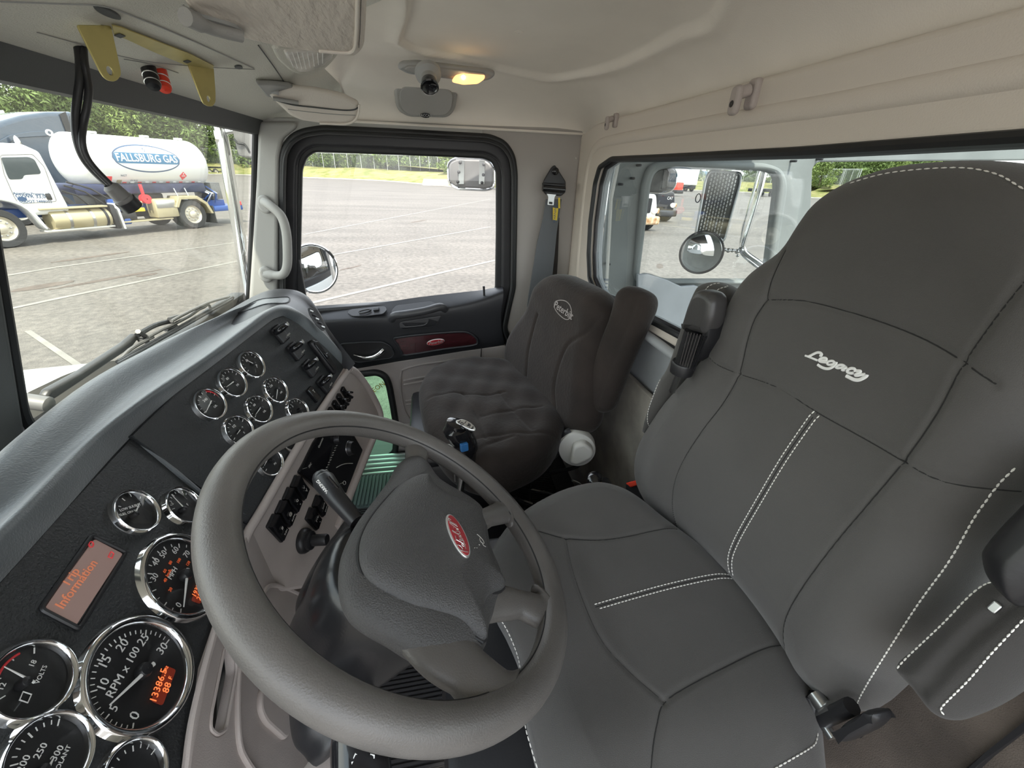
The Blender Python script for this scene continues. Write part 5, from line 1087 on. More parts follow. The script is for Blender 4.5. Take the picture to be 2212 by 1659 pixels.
# knee panel left of the stack
C_ = F1.P((440, 1450)); D_ = F1.P((530, 1130)); Ld = (D_-C_)/np.linalg.norm(D_-C_); n4 = NV(.05, .10); n4 = n4-n4.dot(Ld)*Ld; n4 /= np.linalg.norm(n4); F4 = Fr(C_+n4*.003, (1, 0, 0), n4)
ko = F4.pxs([(532, 1150), (700, 1180), (800, 1300), (900, 1500), (900, 1800), (380, 1800), (398, 1659), (440, 1440), (520, 1180)])
slot = rnd(F4.pxs([(478, 1400), (500, 1398), (505, 1450), (480, 1580), (462, 1590), (446, 1578), (448, 1545)]), .006)
ob('knee_panel', plate(F4, [ko, slot], .016, .004, .004), 'taupe', DB)
ob('slot_floor', plate(F4, [rnd(F4.pxs([(430, 1380), (520, 1380), (520, 1610), (430, 1610)]), .01)], .004, .001, -.03), 'rubber', DB)
ob('slot_rim', tube([F4.w(a, b, .004) for a, b in slot], .0025, True, 8), 'taupe', DB)
ob('knee_bead', tube(cr_smooth([F4.P(p, .004) for p in ((524, 1175), (480, 1310), (442, 1445), (415, 1560), (402, 1659), (390, 1750))], 4, False), .0045, n=8), 'taupe', DB)
pk = rnd(F4.pxs([(532, 1400), (560, 1380), (700, 1400), (700, 1700), (560, 1680), (526, 1640), (514, 1590), (516, 1500)]), .02)
ob('column_surround', tube(cr_smooth([F4.P(p, .006) for p in ((590, 1385), (545, 1390), (520, 1430), (513, 1510), (516, 1600), (530, 1640), (560, 1680), (600, 1720))], 4, False), .004, n=8), 'taupe', DB)
rec = rnd(F4.pxs([(570, 1300), (590, 1262), (650, 1285), (760, 1350), (760, 1500), (600, 1420)], .004), .02)
ob('recess_lip', tube(cr_smooth([F4.P(p, .006) for p in ((560, 1330), (566, 1290), (582, 1266), (610, 1268), (650, 1285), (690, 1310))], 4, False), .004, n=8), 'taupe', DB)
pk2 = rnd(F4.pxs([(566, 1480), (600, 1500), (632, 1560), (620, 1600), (575, 1560), (562, 1530)], .01), .015)
ob('recess_plate', plate(F4, [pk2], .01, .004, .012), 'taupe', DB)
for (p, q, hh_, w_, m) in (((625, 1440), (700, 1470), .02, .04, 'blackplastic'),): pass
# ================================================================ steering wheel
cw = np.array([.398, .040, -.415]); nw = np.array([.035, -math.cos(.995), math.sin(.995)]); FWh = Fr(cw, (1, 0, 0), nw)
SWH = thing('steering_wheel', tuple(cw), 'worn dark grey four-spoke steering wheel with red oval emblem', 'steering wheel')
RC, RM = .2165, .0185
rim = []
nn_ = 120; V = []; F = []
for i in range(nn_):
    t = 2*math.pi*i/nn_
    for j in range(20):
        p = 2*math.pi*j/20; rr = RM*(1+.04*math.cos(2*p)); V.append(FWh.w((RC+rr*math.cos(p))*math.cos(t), (RC+rr*math.cos(p))*math.sin(t), rr*1.08*math.sin(p)))
for i in range(nn_):
    for j in range(20): i2, j2 = (i+1) % nn_, (j+1) % 20; F.append((i*20+j, i2*20+j, i2*20+j2, i*20+j2))
ob('rim', mk(V, F), 'wheel', SWH, smooth=180)
ob('rim_seam', tube([FWh.w((RC-RM*.93)*math.cos(t), (RC-RM*.93)*math.sin(t), .008) for t in np.linspace(0, 2*math.pi, 100, endpoint=False)], .0011, True, 6), 'wheelseam', SWH)
# spokes
def spoke(pts, wid, hts, th, name='spoke'):
    C2 = [np.array(FWh.px(p, h)) for p, h in zip(pts, hts)]; C2[0] = C2[0]*min(1, (RC-.008)/np.linalg.norm(C2[0])); rows = []
    P3 = cr_smooth([np.append(c, h) for c, h in zip(C2, hts)], 6, False); Wd = np.interp(np.linspace(0, len(wid)-1, len(P3)), range(len(wid)), wid); Th = np.interp(np.linspace(0, len(th)-1, len(P3)), range(len(th)), th)
    for i, q in enumerate(P3):
        a = P3[max(0, i-1)]; b = P3[min(len(P3)-1, i+1)]; d = (b-a)[:2]; d /= np.linalg.norm(d); nrm = np.array([-d[1], d[0]])
        rows.append([FWh.w(q[0]+nrm[0]*Wd[i]*math.cos(t), q[1]+nrm[1]*Wd[i]*math.cos(t), q[2]+Th[i]*math.sin(t)) for t in np.linspace(0, 2*math.pi, 20, endpoint=False)])
    return ob(name, loft(rows, closed=True, caps=True), 'wheel', SWH, smooth=180)
spoke([(905, 925), (902, 960), (898, 1000), (890, 1045), (870, 1100)], [.036, .024, .018, .026, .04], [0, -.006, -.012, -.016, -.016], [.012, .013, .014, .016, .018])
spoke([(1130, 1090), (1090, 1105), (1052, 1118), (1010, 1135), (960, 1160)], [.040, .022, .016, .024, .03], [0, -.003, -.006, -.012, -.016], [.014, .014, .013, .014, .016])
spoke([(1200, 1325), (1165, 1320), (1120, 1305), (1070, 1300), (1010, 1290)], [.038, .026, .020, .026, .04], [0, -.004, -.008, -.012, -.016], [.014, .014, .014, .014, .016])
spoke([(1100, 1545), (1062, 1500), (1010, 1450), (960, 1400), (920, 1340)], [.046, .034, .030, .040, .05], [0, -.004, -.008, -.012, -.016], [.014, .015, .016, .017, .018])
# hub shell and pad
sh = [(862, 1000), (842, 1035), (812, 1075), (778, 1120), (756, 1160), (741, 1205), (742, 1270), (762, 1318), (800, 1352), (850, 1380), (905, 1415), (960, 1440), (1015, 1430), (1050, 1395), (1058, 1345), (1085, 1290), (1082, 1240), (1058, 1180), (1046, 1110), (1010, 1075), (950, 1040), (925, 1005), (895, 985)]
sho = FWh.pxs(sh, -.008)
shp = Pillow(FWh.off(-.012), sho, .022, .032, .05, seams=(), na=160, nr=40, sm=3)
ob('hub_shell', shp.me, 'wheelpad', SWH, smooth=180)
pd = [(868, 1042), (838, 1072), (806, 1112), (784, 1156), (780, 1202), (794, 1240), (824, 1270), (890, 1304), (950, 1322), (1000, 1340), (1050, 1378), (1054, 1350), (1048, 1310), (1060, 1280), (1095, 1262), (1072, 1222), (1054, 1180), (1044, 1112), (1020, 1088), (975, 1072), (940, 1048), (928, 1026), (905, 1024)]
pdo = FWh.pxs(pd, .010)
pdp = Pillow(FWh.off(.004), pdo, .020, .01, .055, na=200, nr=50, sm=3, p=2.4)
ob('horn_pad', pdp.me, 'wheelpad', SWH, 'grained black horn pad', smooth=180)
ol = cr_smooth([pdp.fr.w(a, b, -.001) for a, b in pdo], 3)
ob('pad_groove', tube(ol, .0022, True, 8), 'wheelseam', SWH)
FEm = Fr(pdp.fr.w(*pdp.px((989, 1158)), float(pdp.front([pdp.px((989, 1158))])[0])), FWh.u, FWh.n)
A = np.array(FEm.px((970, 1113))); B = np.array(FEm.px((1008, 1205))); c = (A+B)/2; rt = math.atan2((A-B)[1], (A-B)[0]); La = np.linalg.norm(A-B)/2
Wd = np.linalg.norm(np.array(FEm.px((976, 1160)))-np.array(FEm.px((1003, 1152))))/2
em_ = ob('emblem_rim', plate(FEm, [ell(La*1.02, Wd*1.08, c[0], c[1], 48, rt)], .004, .0015, .0022), 'silver', SWH)
ob('emblem', plate(FEm, [ell(La*.95, Wd*.92, c[0], c[1], 48, rt)], .004, .0012, .0028), 'red', SWH, 'red oval emblem')
z_ = lambda *P: [(880+x/10.055, 1060+y/10.055) for x, y in P]
strokes = [z_((1320, 1330), (1250, 1320), (1160, 1290), (1090, 1240), (1070, 1190), (1100, 1180), (1150, 1200), (1200, 1260), (1190, 1275)), z_((1270, 1260), (1240, 1190), (1180, 1150), (1180, 1180), (1230, 1210), (1260, 1170), (1200, 1130)), z_((1060, 1060), (1150, 1110), (1230, 1150), (1220, 1090)), z_((1040, 980), (1060, 1060), (1040, 1075)), z_((1220, 1090), (1160, 1050), (1130, 1060), (1180, 1090), (1210, 1050)), z_((1200, 1040), (1120, 990), (1150, 1000), (1160, 960)), z_((1180, 1000), (1080, 930), (980, 860), (990, 880), (1060, 920), (1140, 930), (1120, 880), (1050, 880)), z_((1120, 880), (1060, 830), (1110, 840)), z_((1000, 800), (1005, 806)), z_((1110, 840), (1000, 760), (920, 700), (930, 690), (1010, 730), (1090, 780)), z_((1070, 740), (980, 690), (890, 640), (900, 600)), z_((950, 640), (890, 590), (930, 670))]
ob('emblem_script', join([tube(cr_smooth([FEm.P(p, .0032) for p in s_], 3, False), .00042, n=5) for s_ in strokes]), 'silver', SWH, 'silver cursive lettering')
scr = [z_((1510, 950), (1560, 990), (1640, 1080), (1660, 1150), (1600, 1120), (1570, 1060), (1580, 1010)), z_((1620, 1130), (1650, 1190), (1700, 1220)), z_((1550, 1170), (1570, 1190)), z_((1450, 1250), (1470, 1240)), z_((1500, 1240), (1515, 1250))]
ob('scratch_mark', join([tube(cr_smooth([pdp.W(np.array([pdp.px(p)]), pdp.front([pdp.px(p)])+.0004)[0] for p in s_], 3, False), .0004, n=5) for s_ in scr]), 'offwhite', SWH)
# ================================================================ steering column
SCo = thing('steering_column', tuple(cw-nw*.2), 'glossy black steering column shroud below the wheel', 'steering column')
rows = []
for s_, rx, ry, dy in ((.046, .045, .05, 0), (.050, .066, .075, 0), (.062, .078, .092, .0), (.10, .080, .096, .0), (.15, .074, .085, .004), (.19, .070, .078, .008), (.225, .064, .07, .012)):
    rows.append([FWh.w(rx*np.sign(math.cos(t))*abs(math.cos(t))**.8-.012, -.012+dy+ry*np.sign(math.sin(t))*abs(math.sin(t))**.8, -s_) for t in np.linspace(0, 2*math.pi, 40, endpoint=False)])
ob('upper_shroud', loft(smoothrows([r+[r[0]] for r in rows], 1, 4), caps=False), 'column', SCo, smooth=180)
0 and ob('shroud_joint', tube([FWh.w(-.012-.081*1.0, -.012+(-.10+.2*0), -s_)+FWh.v*(.045) for s_ in np.linspace(.03, .2, 8)], .0015, n=6), 'wheelseam', SCo)
FLs = Fr(cw-nw*.17, (1, 0, 0), nw)
lsh = FLs.pxs([(650, 1300), (662, 1250), (690, 1200), (720, 1160), (760, 1130), (850, 1300), (870, 1400), (820, 1470), (700, 1400)])
ob('lower_shroud', Pillow(FLs, lsh, .05, .06, .05, na=120, nr=26, sm=3).me, 'column', SCo, smooth=180)
kb = FLs.P((686, 1322), .045); ob('shroud_screw', ico(kb, .009, 2, (.7, 1, 1.4)), 'chromedull', SCo)
FLk = Fr(cw-nw*.21+np.array([-.04, 0, 0]), (1, 0, 0), nw)
kp = FLk.pxs([(638, 1480), (640, 1540), (652, 1585), (676, 1610), (700, 1640), (748, 1600), (790, 1560), (800, 1500), (720, 1440), (650, 1440)])
ob('knee_cover', Pillow(FLk, kp, .03, .05, .03, na=100, nr=20, sm=3).me, 'blackplastic', SCo, smooth=180)
kq = FLk.pxs([(688, 1622), (760, 1585), (790, 1570), (790, 1700), (700, 1760), (640, 1700)], -.03)
ob('cover_lower', Pillow(FLk.off(-.03), kq, .012, .05, .03, na=100, nr=20, sm=3).me, 'taupe', SCo, smooth=180)
# right stalk
sk = thing('trailer_brake_lever', tuple(FWh.P((762, 1118), -.05)), 'black column lever lettered NOT FOR PARKING between wheel and switch panel', 'lever')
p0, p1, p2 = FWh.P((772, 1128), -.05), FWh.P((730, 1080), -.055), FWh.P((696, 1034), -.06)
ob('shaft', tube([p0, p1, p2+(p1-p2)*.1, p2], [.0105, .0125, .0155, .013], n=18), 'blackplastic', sk)
ob('tip', ico(p2, .0138, 2), 'blackplastic', sk)
fs_ = Fr((p1+p2)/2, p1-p2, -(ray(715, 1060)))
ob('lettering', textpx(fs_, 'NOT FOR PARKING', (726, 1086), (694, 1048), .0056, .0160, bold=.0001), 'white', sk, smooth=None)
ob('grip_ridge', tube([fs_.P((708, 1030), .016), fs_.P((738, 1066), .013)], .0025, n=8), 'glossblack', sk)
# left stalk: wiper switch
wk = thing('wiper_stalk', tuple(FWh.P((783, 1640), -.02)), 'black wiper stalk with white symbols below the wheel rim', 'lever')
q0, q1 = FWh.P((775, 1570), -.035), FWh.P((789, 1800), -.035); ob('barrel', tube([q0, q0*.85+q1*.15, q1], [.021, .0225, .0225], n=28), 'glossblack', wk)
fk2 = Fr((q0+q1)/2, np.cross(q1-q0, ray(785, 1640)), -ray(785, 1640)); fk2 = Fr(q0*.7+q1*.3, fk2.u if fk2.u[0] > 0 or True else -fk2.u, fk2.n)
ic = []
for cx_ in (770, 803): ic.append(tube([fk2.P(p, .0225) for p in ((cx_-7, 1640), (cx_-2, 1629), (cx_+5, 1632), (cx_+4, 1643), (cx_-2, 1645))], .0008, True, 5))
for k, cx_ in enumerate((762, 778, 790, 799, 807)): ic.append(tube([fk2.P((cx_, 1645+2*k), .0225), fk2.P((cx_, 1659), .0225)], .0016, n=5))
ob('symbols', join(ic), 'white', wk)
# ================================================================ driver's seat
DS = thing('driver_seat', (.39, -.25, FZ), 'large charcoal fabric driver seat with white stitching and embroidered backrest', 'seat')
FSB = Fr((.39, -.490, -.58), (-1, 0, 0), (0, .998, .06))
bo = [(1462, 1148), (1418, 1108), (1388, 1060), (1378, 1005), (1390, 945), (1432, 876), (1473, 828), (1523, 773), (1562, 706), (1594, 632), (1632, 580), (1692, 534), (1728, 480), (1766, 430), (1828, 388), (1918, 357), (2021, 345), (2125, 343), (2260, 362), (2420, 420), (2540, 540), (2560, 700), (2480, 830), (2360, 960), (2245, 1068), (2195, 1125), (2125, 1215), (2035, 1345), (1950, 1458), (1858, 1540), (1800, 1522), (1742, 1474), (1696, 1400), (1640, 1320), (1577, 1245), (1515, 1190)]
bo2 = FSB.pxs(bo, .02)
A_ = [(1462, 1140), (1470, 1060), (1490, 1000), (1530, 930), (1572, 870), (1605, 808), (1623, 740), (1640, 690), (1664, 648), (1676, 600), (1694, 540)]
B_ = [(1540, 765), (1570, 790), (1605, 808), (1680, 836), (1770, 892), (1880, 950), (1980, 1000), (2060, 1040), (2170, 1064)]
C_ = [(1664, 648), (1740, 650), (1830, 672), (1920, 700), (2010, 735), (2106, 784), (2180, 830)]
D_ = [(2330, 480), (2212, 640), (2106, 784), (2050, 890), (1972, 998), (1900, 1080), (1820, 1170), (1750, 1260), (1710, 1330), (1696, 1400)]
E_ = [(1768, 893), (1700, 990), (1640, 1090), (1600, 1160), (1584, 1200), (1578, 1242)]
def s2(L, h=.045): return cr_smooth(FSB.pxs(L, h), 4, False)
sms = [s2(A_), s2(B_), s2(C_), s2(D_)]
def bolster(u, v):
    c = np.interp(v, [-.05, .3, .62], [0, 0, 0]); return .020*np.exp(-((np.abs(u)-.20)/.06)**2)-.006*np.exp(-(u/.12)**2)
BK = Pillow(FSB, bo2, .055, .030, .075, .03, seams=sms, nr=130, na=420, sw=.0035, sdp=.0028, sm=3, extra=bolster)
ob('backrest', BK.me, 'seatfab', DS, smooth=180)
for L in sms[:4]: P_, _ = BK.on(L, .0001); ob('seam', tube(P_, .0008, n=6), 'seatseam', DS)
def pairs(pil, L, d, h=.045, nm='stitching', par=None, step=.006):
    q = cr_smooth(pil.fr.pxs(L, h), 4, False); Q = np.array(q); T = np.gradient(Q, axis=0); T /= np.linalg.norm(T, axis=1)[:, None]; Nn = np.stack([-T[:, 1], T[:, 0]], 1)
    for s_ in ((-d, d) if d else (0,)):
        P_, _ = pil.on(Q+Nn*s_, .0006); ob(nm, stitches(P_, step, step*.72, .00085), 'stitch', par or DS, 'white double stitching' if d else 'white stitching')
pairs(BK, E_, .0045); P_, _ = BK.on(cr_smooth(FSB.pxs(E_, .045), 4, False), -.0008); ob('seam', tube(P_, .0012, n=6), 'seatseam', DS)
# rim stitching near the top edge and down the right side
def rimline(L, lift=.0008, hh=.03): q = cr_smooth(FSB.pxs(L, hh), 4, False); return BK.on(q, lift)[0]
ob('stitching', stitches(rimline([(1840, 396), (1900, 378), (1960, 368), (2040, 362), (2100, 364), (2160, 378), (2205, 400), (2260, 430)], hh=.03), .0075, .005, .0008), 'stitch', DS, 'white stitching')
ob('stitching', stitches(rimline([(2212, 1010), (2165, 1056), (2155, 1072), (2120, 1120), (2060, 1215), (2000, 1300), (1930, 1405), (1870, 1490), (1846, 1522)], hh=.03), .0060, .0045, .0009), 'stitch', DS, 'white stitching')
# embroidered word
zl = lambda *P: [(1730+x/13.825, 745+y/13.825) for x, y in P]
leg = [(zl((580, 310), (620, 320), (640, 280), (590, 235), (500, 230), (400, 270), (300, 320), (230, 350)), 1.3), (zl((140, 320), (220, 345), (380, 410), (510, 465)), 1.1), (zl((590, 470), (700, 465), (780, 450), (770, 400), (690, 385), (600, 410), (555, 460), (600, 500), (700, 515), (780, 520)), 1.2), (zl((1030, 530), (960, 480), (860, 490), (790, 530), (830, 585), (900, 590), (980, 570), (1040, 520)), 1.2), (zl((1080, 510), (1050, 590), (960, 660), (860, 705), (740, 705), (620, 660), (515, 590)), 1.4), (zl((1330, 640), (1260, 600), (1160, 600), (1060, 650), (1100, 690), (1200, 685), (1320, 650)), 1.2), (zl((1390, 655), (1320, 700), (1250, 745), (1330, 745)), 1.4), (zl((1610, 770), (1640, 760), (1600, 710), (1500, 705), (1400, 760), (1420, 820), (1520, 845), (1590, 835)), 1.4), (zl((1680, 770), (1780, 780), (1790, 810), (1700, 860), (1640, 900), (1700, 915), (1820, 890), (1930, 880)), 1.4), (zl((1990, 885), (1970, 930), (1880, 990), (1740, 1045), (1600, 1035), (1480, 980), (1370, 925)), 1.7)]
ms = []
for L, w_ in leg:
    q = cr_smooth([BK.px(p) for p in L], 5, False); P_, _ = BK.on(q, .0008, .002); ms.append(tube(P_, .00125*w_, n=8, flat=(.5, FSB.n)))
ob('embroidery', join(ms), 'white', DS, 'white embroidered cursive word')
# cushion
FSC = Fr((.39, -.2, -.635), (1, 0, 0), (0, .05, 1)); ZC = .0
co = [(1577, 1262), (1520, 1205), (1462, 1160), (1430, 1136), (1385, 1100), (1346, 1076), (1300, 1062), (1259, 1064), (1199, 1082), (1132, 1120), (1085, 1165), (1050, 1230), (1062, 1300), (1085, 1345), (1110, 1400), (1125, 1450), (1134, 1540), (1150, 1620), (1180, 1720), (1240, 1850), (1400, 1960), (1650, 1900), (1770, 1760), (1775, 1640), (1764, 1560), (1742, 1480), (1715, 1430), (1690, 1392), (1640, 1322)]
co2 = FSC.pxs(co, .0)
csA = [(1140, 1150), (1180, 1160), (1222, 1169), (1290, 1172), (1350, 1165), (1405, 1153), (1462, 1142)]
csB = [(1696, 1396), (1640, 1412), (1560, 1452), (1490, 1490), (1432, 1530), (1415, 1580), (1405, 1640), (1400, 1720)]
csC = [(1432, 1530), (1360, 1460), (1300, 1390), (1262, 1310), (1235, 1230), (1222, 1169)]
def cb(u, v): return .012*np.exp(-((np.abs(u)-.19)/.06)**2)
def c2(L, h=.045): return cr_smooth(FSC.pxs(L, h), 4, False)
CU = Pillow(FSC, co2, .052, .09, .055, .04, seams=[c2(csA), c2(csB), c2(csC)], nr=130, na=420, sw=.0035, sdp=.0026, sm=3, extra=cb)
ob('seat_cushion', CU.me, 'seatfab', DS, smooth=180)
for L in (csA, csB): P_, _ = CU.on(c2(L), .0001); ob('seam', tube(P_, .0008, n=6), 'seatseam', DS)
P_, _ = CU.on(c2(csC), -.0001); ob('seam', tube(P_, .0005, n=6), 'seatseam', DS)
cst = [(1578, 1247), (1520, 1256), (1440, 1274), (1360, 1296), (1285, 1318)]
pairs(CU, cst, .0042); P_, _ = CU.on(c2(cst), -.0008); ob('seam', tube(P_, .0011, n=6), 'seatseam', DS)
P_, _ = CU.on(c2([(1072, 1330), (1092, 1350), (1112, 1385), (1122, 1420), (1125, 1462), (1134, 1560), (1146, 1605), (1168, 1670), (1190, 1720)], .03), .0008); ob('stitching', stitches(P_, .0065, .0048, .0009), 'stitch', DS, 'white stitching')
P_, _ = CU.on(c2([(1760, 1594), (1752, 1620), (1730, 1640), (1700, 1660), (1650, 1690)], .03), .0008); ob('stitching', stitches(P_, .0065, .0048, .0009), 'stitch', DS, 'white stitching')
# base and hardware
ob('seat_base', box((.40, -.22, -.92), (.40, .42, .44), .03), 'blackplastic', DS)
ob('seat_frame', box((.40, -.22, -.715), (.46, .48, .05), .02), 'blackplastic', DS)
hb = Fr((.13, -.45, -.80), (0, -1, 0), (-1, 0, 0))
for p, q, r, m in (((1752, 1500), (1760, 1540), .012, 'blackplastic'), ((1760, 1500), (1782, 1530), .010, 'chromedull'), ((1770, 1545), (1800, 1530), .008, 'chromedull'), ((1765, 1560), (1840, 1525), .009, 'blackplastic'), ((1780, 1565), (1800, 1595), .006, 'chromedull')):
    Yh = -.44; ob('recliner_link', tube([atY(p, Yh), atY(q, Yh)], r, n=10), m, DS)
FRh = Fr((0, -.42, 0), (-1, 0, 0), (0, 1, 0))
ob('recliner_handle', plate(FRh, [rnd(FRh.pxs([(1792, 1588), (1815, 1562), (1862, 1535), (1882, 1540), (1888, 1560), (1870, 1580), (1812, 1607), (1800, 1604)]), .008)], .03, .010, .0, bres=3), 'blackplastic', DS)
# inboard armrest folded up (left of the backrest)
FAR = Fr((.62, -.50, -.3), (-1, 0, 0), (-.15, .98, .08))
ao = FAR.pxs([(1400, 940), (1412, 880), (1436, 820), (1455, 790), (1480, 720), (1500, 660), (1515, 625), (1528, 612), (1560, 610), (1590, 628), (1590, 660), (1560, 720), (1520, 790), (1470, 840)])
ar = Pillow(FAR, ao, .03, .03, .03, na=160, nr=36, sm=3); ob('armrest', ar.me, 'seatfab', DS, smooth=180)
P_, _ = ar.on(cr_smooth(FAR.pxs([(1402, 936), (1412, 895), (1430, 840), (1440, 815)], .01), 3, False), .0008); ob('stitching', stitches(P_, .0065, .0048, .0009), 'stitch', DS, 'white stitching')
for L in ([(1531, 628), (1533, 618), (1540, 612), (1546, 611)], [(1549, 632), (1556, 622), (1566, 617), (1574, 617)]):
    P_, _ = ar.on(cr_smooth(FAR.pxs(L, .02), 3, False), .0010); ob('stitching', stitches(P_, .0060, .0045, .0009), 'stitch', DS, 'white stitching')
# outboard armrest with zip (lower right of the photo)
FAL = Fr((.10, -.40, -.5), (-1, 0, 0), (.0, .95, .30))
al = FAL.pxs([(1945, 1440), (1990, 1395), (2050, 1340), (2110, 1280), (2170, 1240), (2240, 1200), (2420, 1060), (2520, 1150), (2440, 1290), (2300, 1420), (2180, 1510), (2100, 1548), (2060, 1556), (2025, 1540), (1985, 1490)])
al_ = Pillow(FAL, al, .03, .04, .04, na=200, nr=50, sm=3, seams=[cr_smooth(FAL.pxs([(1985, 1488), (2040, 1430), (2100, 1370), (2150, 1330), (2200, 1290)], .03), 4, False)], sw=.006, sdp=.006)
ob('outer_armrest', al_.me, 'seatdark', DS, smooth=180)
for L in ([(1936, 1444), (1962, 1412), (2000, 1375), (2040, 1335), (2080, 1290), (2110, 1264), (2140, 1256)], [(2033, 1544), (2032, 1532), (2050, 1515), (2100, 1470), (2150, 1415), (2212, 1350), (2260, 1300)]):
    P_, _ = al_.on(cr_smooth(FAL.pxs(L, .02), 4, False), .0010); ob('stitching', stitches(P_, .0050, .0038, .0008), 'stitch', DS, 'white stitching')
a = al_.px((2148, 1312)); f_ = Fr(al_.W(np.array([a]), al_.front([a]))[0], FAL.u, FAL.n); ob('zip_pull', plate(f_, [rrect(.006, .010, .002, 0, 0)], .003, .001, .004), 'chromedull', DS)
ph_ = FAL.off(.03); po = ph_.pxs([(2133, 1210), (2140, 1180), (2212, 1100), (2350, 980), (2500, 1100), (2350, 1240), (2220, 1310), (2180, 1290), (2145, 1250)])
ob('armrest_pivot', Pillow(ph_, po, .03, .03, .03, na=100, nr=24, sm=3).me, 'blackplastic', DS, smooth=180)
f_ = ph_.off(.03); a, b = f_.px((2240, 1172)); 0 and ob('pivot_bolt', lathe(f_, [(.016, 0), (.015, .003), (.008, .004), (.006, .001), (.0005, .001)], a, b, 30), 'ballplastic', DS)
# belt height adjuster / retractor tower beside the backrest
RT = thing('belt_retractor', tuple(atX((1500, 760), .72)), 'black plastic seat belt housing with ribbed sleeve left of the driver backrest', 'seat belt')
FR_ = Fr((0, -.475, -.3), (-1, 0, 0), (-.03, .99, .0))
ob('housing', plate(FR_, [rnd(FR_.pxs([(1484, 712), (1500, 660), (1512, 632), (1530, 624), (1552, 632), (1558, 650), (1552, 690), (1536, 724), (1522, 718)], .02), .008)], .036, .012, .038, bres=3), 'satin', RT)
ob('sleeve', tube([FR_.P((1501, 716), .03), FR_.P((1478, 788), .03)], .0165, n=20), 'blackplastic', RT)
for k in range(7): p = (1487+k*6.5, 717+k*1.4); q = (1469+k*5, 786+k*2.4); ob('rib', tube([FR_.P(p, .0455), FR_.P(q, .0455)], .0014, n=6), 'glossblack', RT)
ob('side_fin', plate(FR_, [FR_.pxs([(1524, 724), (1545, 690), (1540, 730), (1515, 775), (1505, 780)], .02)], .03, .004, .03), 'blackplastic', RT)
cf_ = Fr(FR_.P((1474, 795), .03), FR_.u, np.array(FR_.P((1501, 716), .03))-np.array(FR_.P((1478, 788), .03)))
ob('collar', lathe(cf_, [(.014, -.012), (.0195, -.009), (.021, .009), (.0195, .012), (.016, .012)], 0, 0, 28), 'blackplastic', RT)
ob('bracket', tube([FR_.P((1468, 806), .03), FR_.P((1452, 845), .02)], .006, n=8), 'chromedull', RT)
bk_ = thing('belt_buckle', tuple(atX((1368, 1060), .70)), 'black seat belt buckle with red release button between the seats', 'seat belt buckle')
FBk = Fr(atX((1368, 1060), .70), (-.95, -.3, 0), (-.3, .95, .2)); ob('buckle_body', plate(FBk, [rnd(FBk.pxs([(1349, 1042), (1378, 1038), (1388, 1075), (1384, 1088), (1374, 1092), (1348, 1078)]), .006)], .03, .008, .0, bres=2), 'blackplastic', bk_)
ob('release_button', plate(FBk, [rnd(FBk.pxs([(1352, 1043), (1378, 1036), (1379, 1048), (1362, 1053)], .004), .002)], .012, .003, .006), 'redplastic', bk_)
ob('buckle_strap', tube([FBk.P((1376, 1090), -.01), atX((1420, 1118), .66)], .012, n=10, flat=(.35, FBk.n)), 'vinyl', bk_)
# ================================================================ passenger seat
PS = thing('passenger_seat', (1.18, -.18, FZ), 'dark brown velour-covered passenger seat with folded-up armrest', 'seat')
FPB = Fr((1.18, -.36, -.6), (-.93, -.22, .05), (-.22, .95, .12))
po = [(1134, 830), (1118, 806), (1111, 770), (1119, 725), (1140, 690), (1161, 662), (1170, 635), (1182, 610), (1203, 594), (1228, 594), (1258, 606), (1296, 625), (1314, 645), (1322, 678), (1312, 720), (1300, 780), (1293, 840), (1289, 890), (1280, 925), (1262, 938), (1235, 934), (1214, 918), (1206, 892), (1172, 860)]
pB = Pillow(FPB, FPB.pxs(po), .06, .05, .05, .05, seams=[cr_smooth(FPB.pxs(L, .05), 4, False) for L in ([(1205, 880), (1202, 840), (1212, 790), (1232, 745), (1264, 722), (1280, 690)], [(1141, 820), (1146, 760), (1160, 700), (1166, 680)])], nr=90, na=300, sw=.006, sdp=.005, sm=3, extra=lambda u, v: .008*np.sin(v*60+u*25)*np.exp(-((v-.30)/.09)**2)*.3)
ob('backrest', pB.me, 'velour', PS, smooth=180)
bd = [pB.px(p) for p in ((1217, 649), (1225, 652), (1232, 660), (1235, 672), (1234, 684), (1228, 690), (1220, 689), (1210, 681), (1201, 670), (1198, 660), (1200, 652), (1208, 649))]
ob('embossed_ring', tube(cr_smooth([pB.W(np.array([q]), pB.front([q])+.001)[0] for q in bd], 3), .0012, True, 6), 'doorgrey', PS)
q = pB.px((1216, 670)); f_ = Fr(pB.W(np.array([q]), pB.front([q])+.002)[0], FPB.u, FPB.n); ob('embossed_script', textpx(f_, 'Peterbilt', (1202, 660), (1230, 680), .030, .001, shear=.3, bold=.0003), 'doorgrey', PS, smooth=None)
FPA = Fr((.98, -.42, -.5), (-.80, -.5, .10), (-.55, .80, .10))
pa = FPA.pxs([(1342, 626), (1356, 618), (1378, 620), (1408, 634), (1418, 650), (1416, 672), (1404, 700), (1360, 800), (1332, 872), (1322, 886), (1310, 890), (1290, 886), (1264, 872), (1254, 858), (1256, 840), (1290, 760), (1320, 690), (1334, 640)])
pA = Pillow(FPA, pa, .035, .03, .035, na=240, nr=60, sm=3, seams=[cr_smooth(FPA.pxs([(1380, 640), (1360, 700), (1330, 770), (1302, 840), (1294, 862)], .03), 4, False)], sw=.008, sdp=.002)
ob('armrest', pA.me, 'velour', PS, smooth=180)
FPC = Fr((1.18, -.1, -.66), (1, 0, 0), (0, .0, 1))
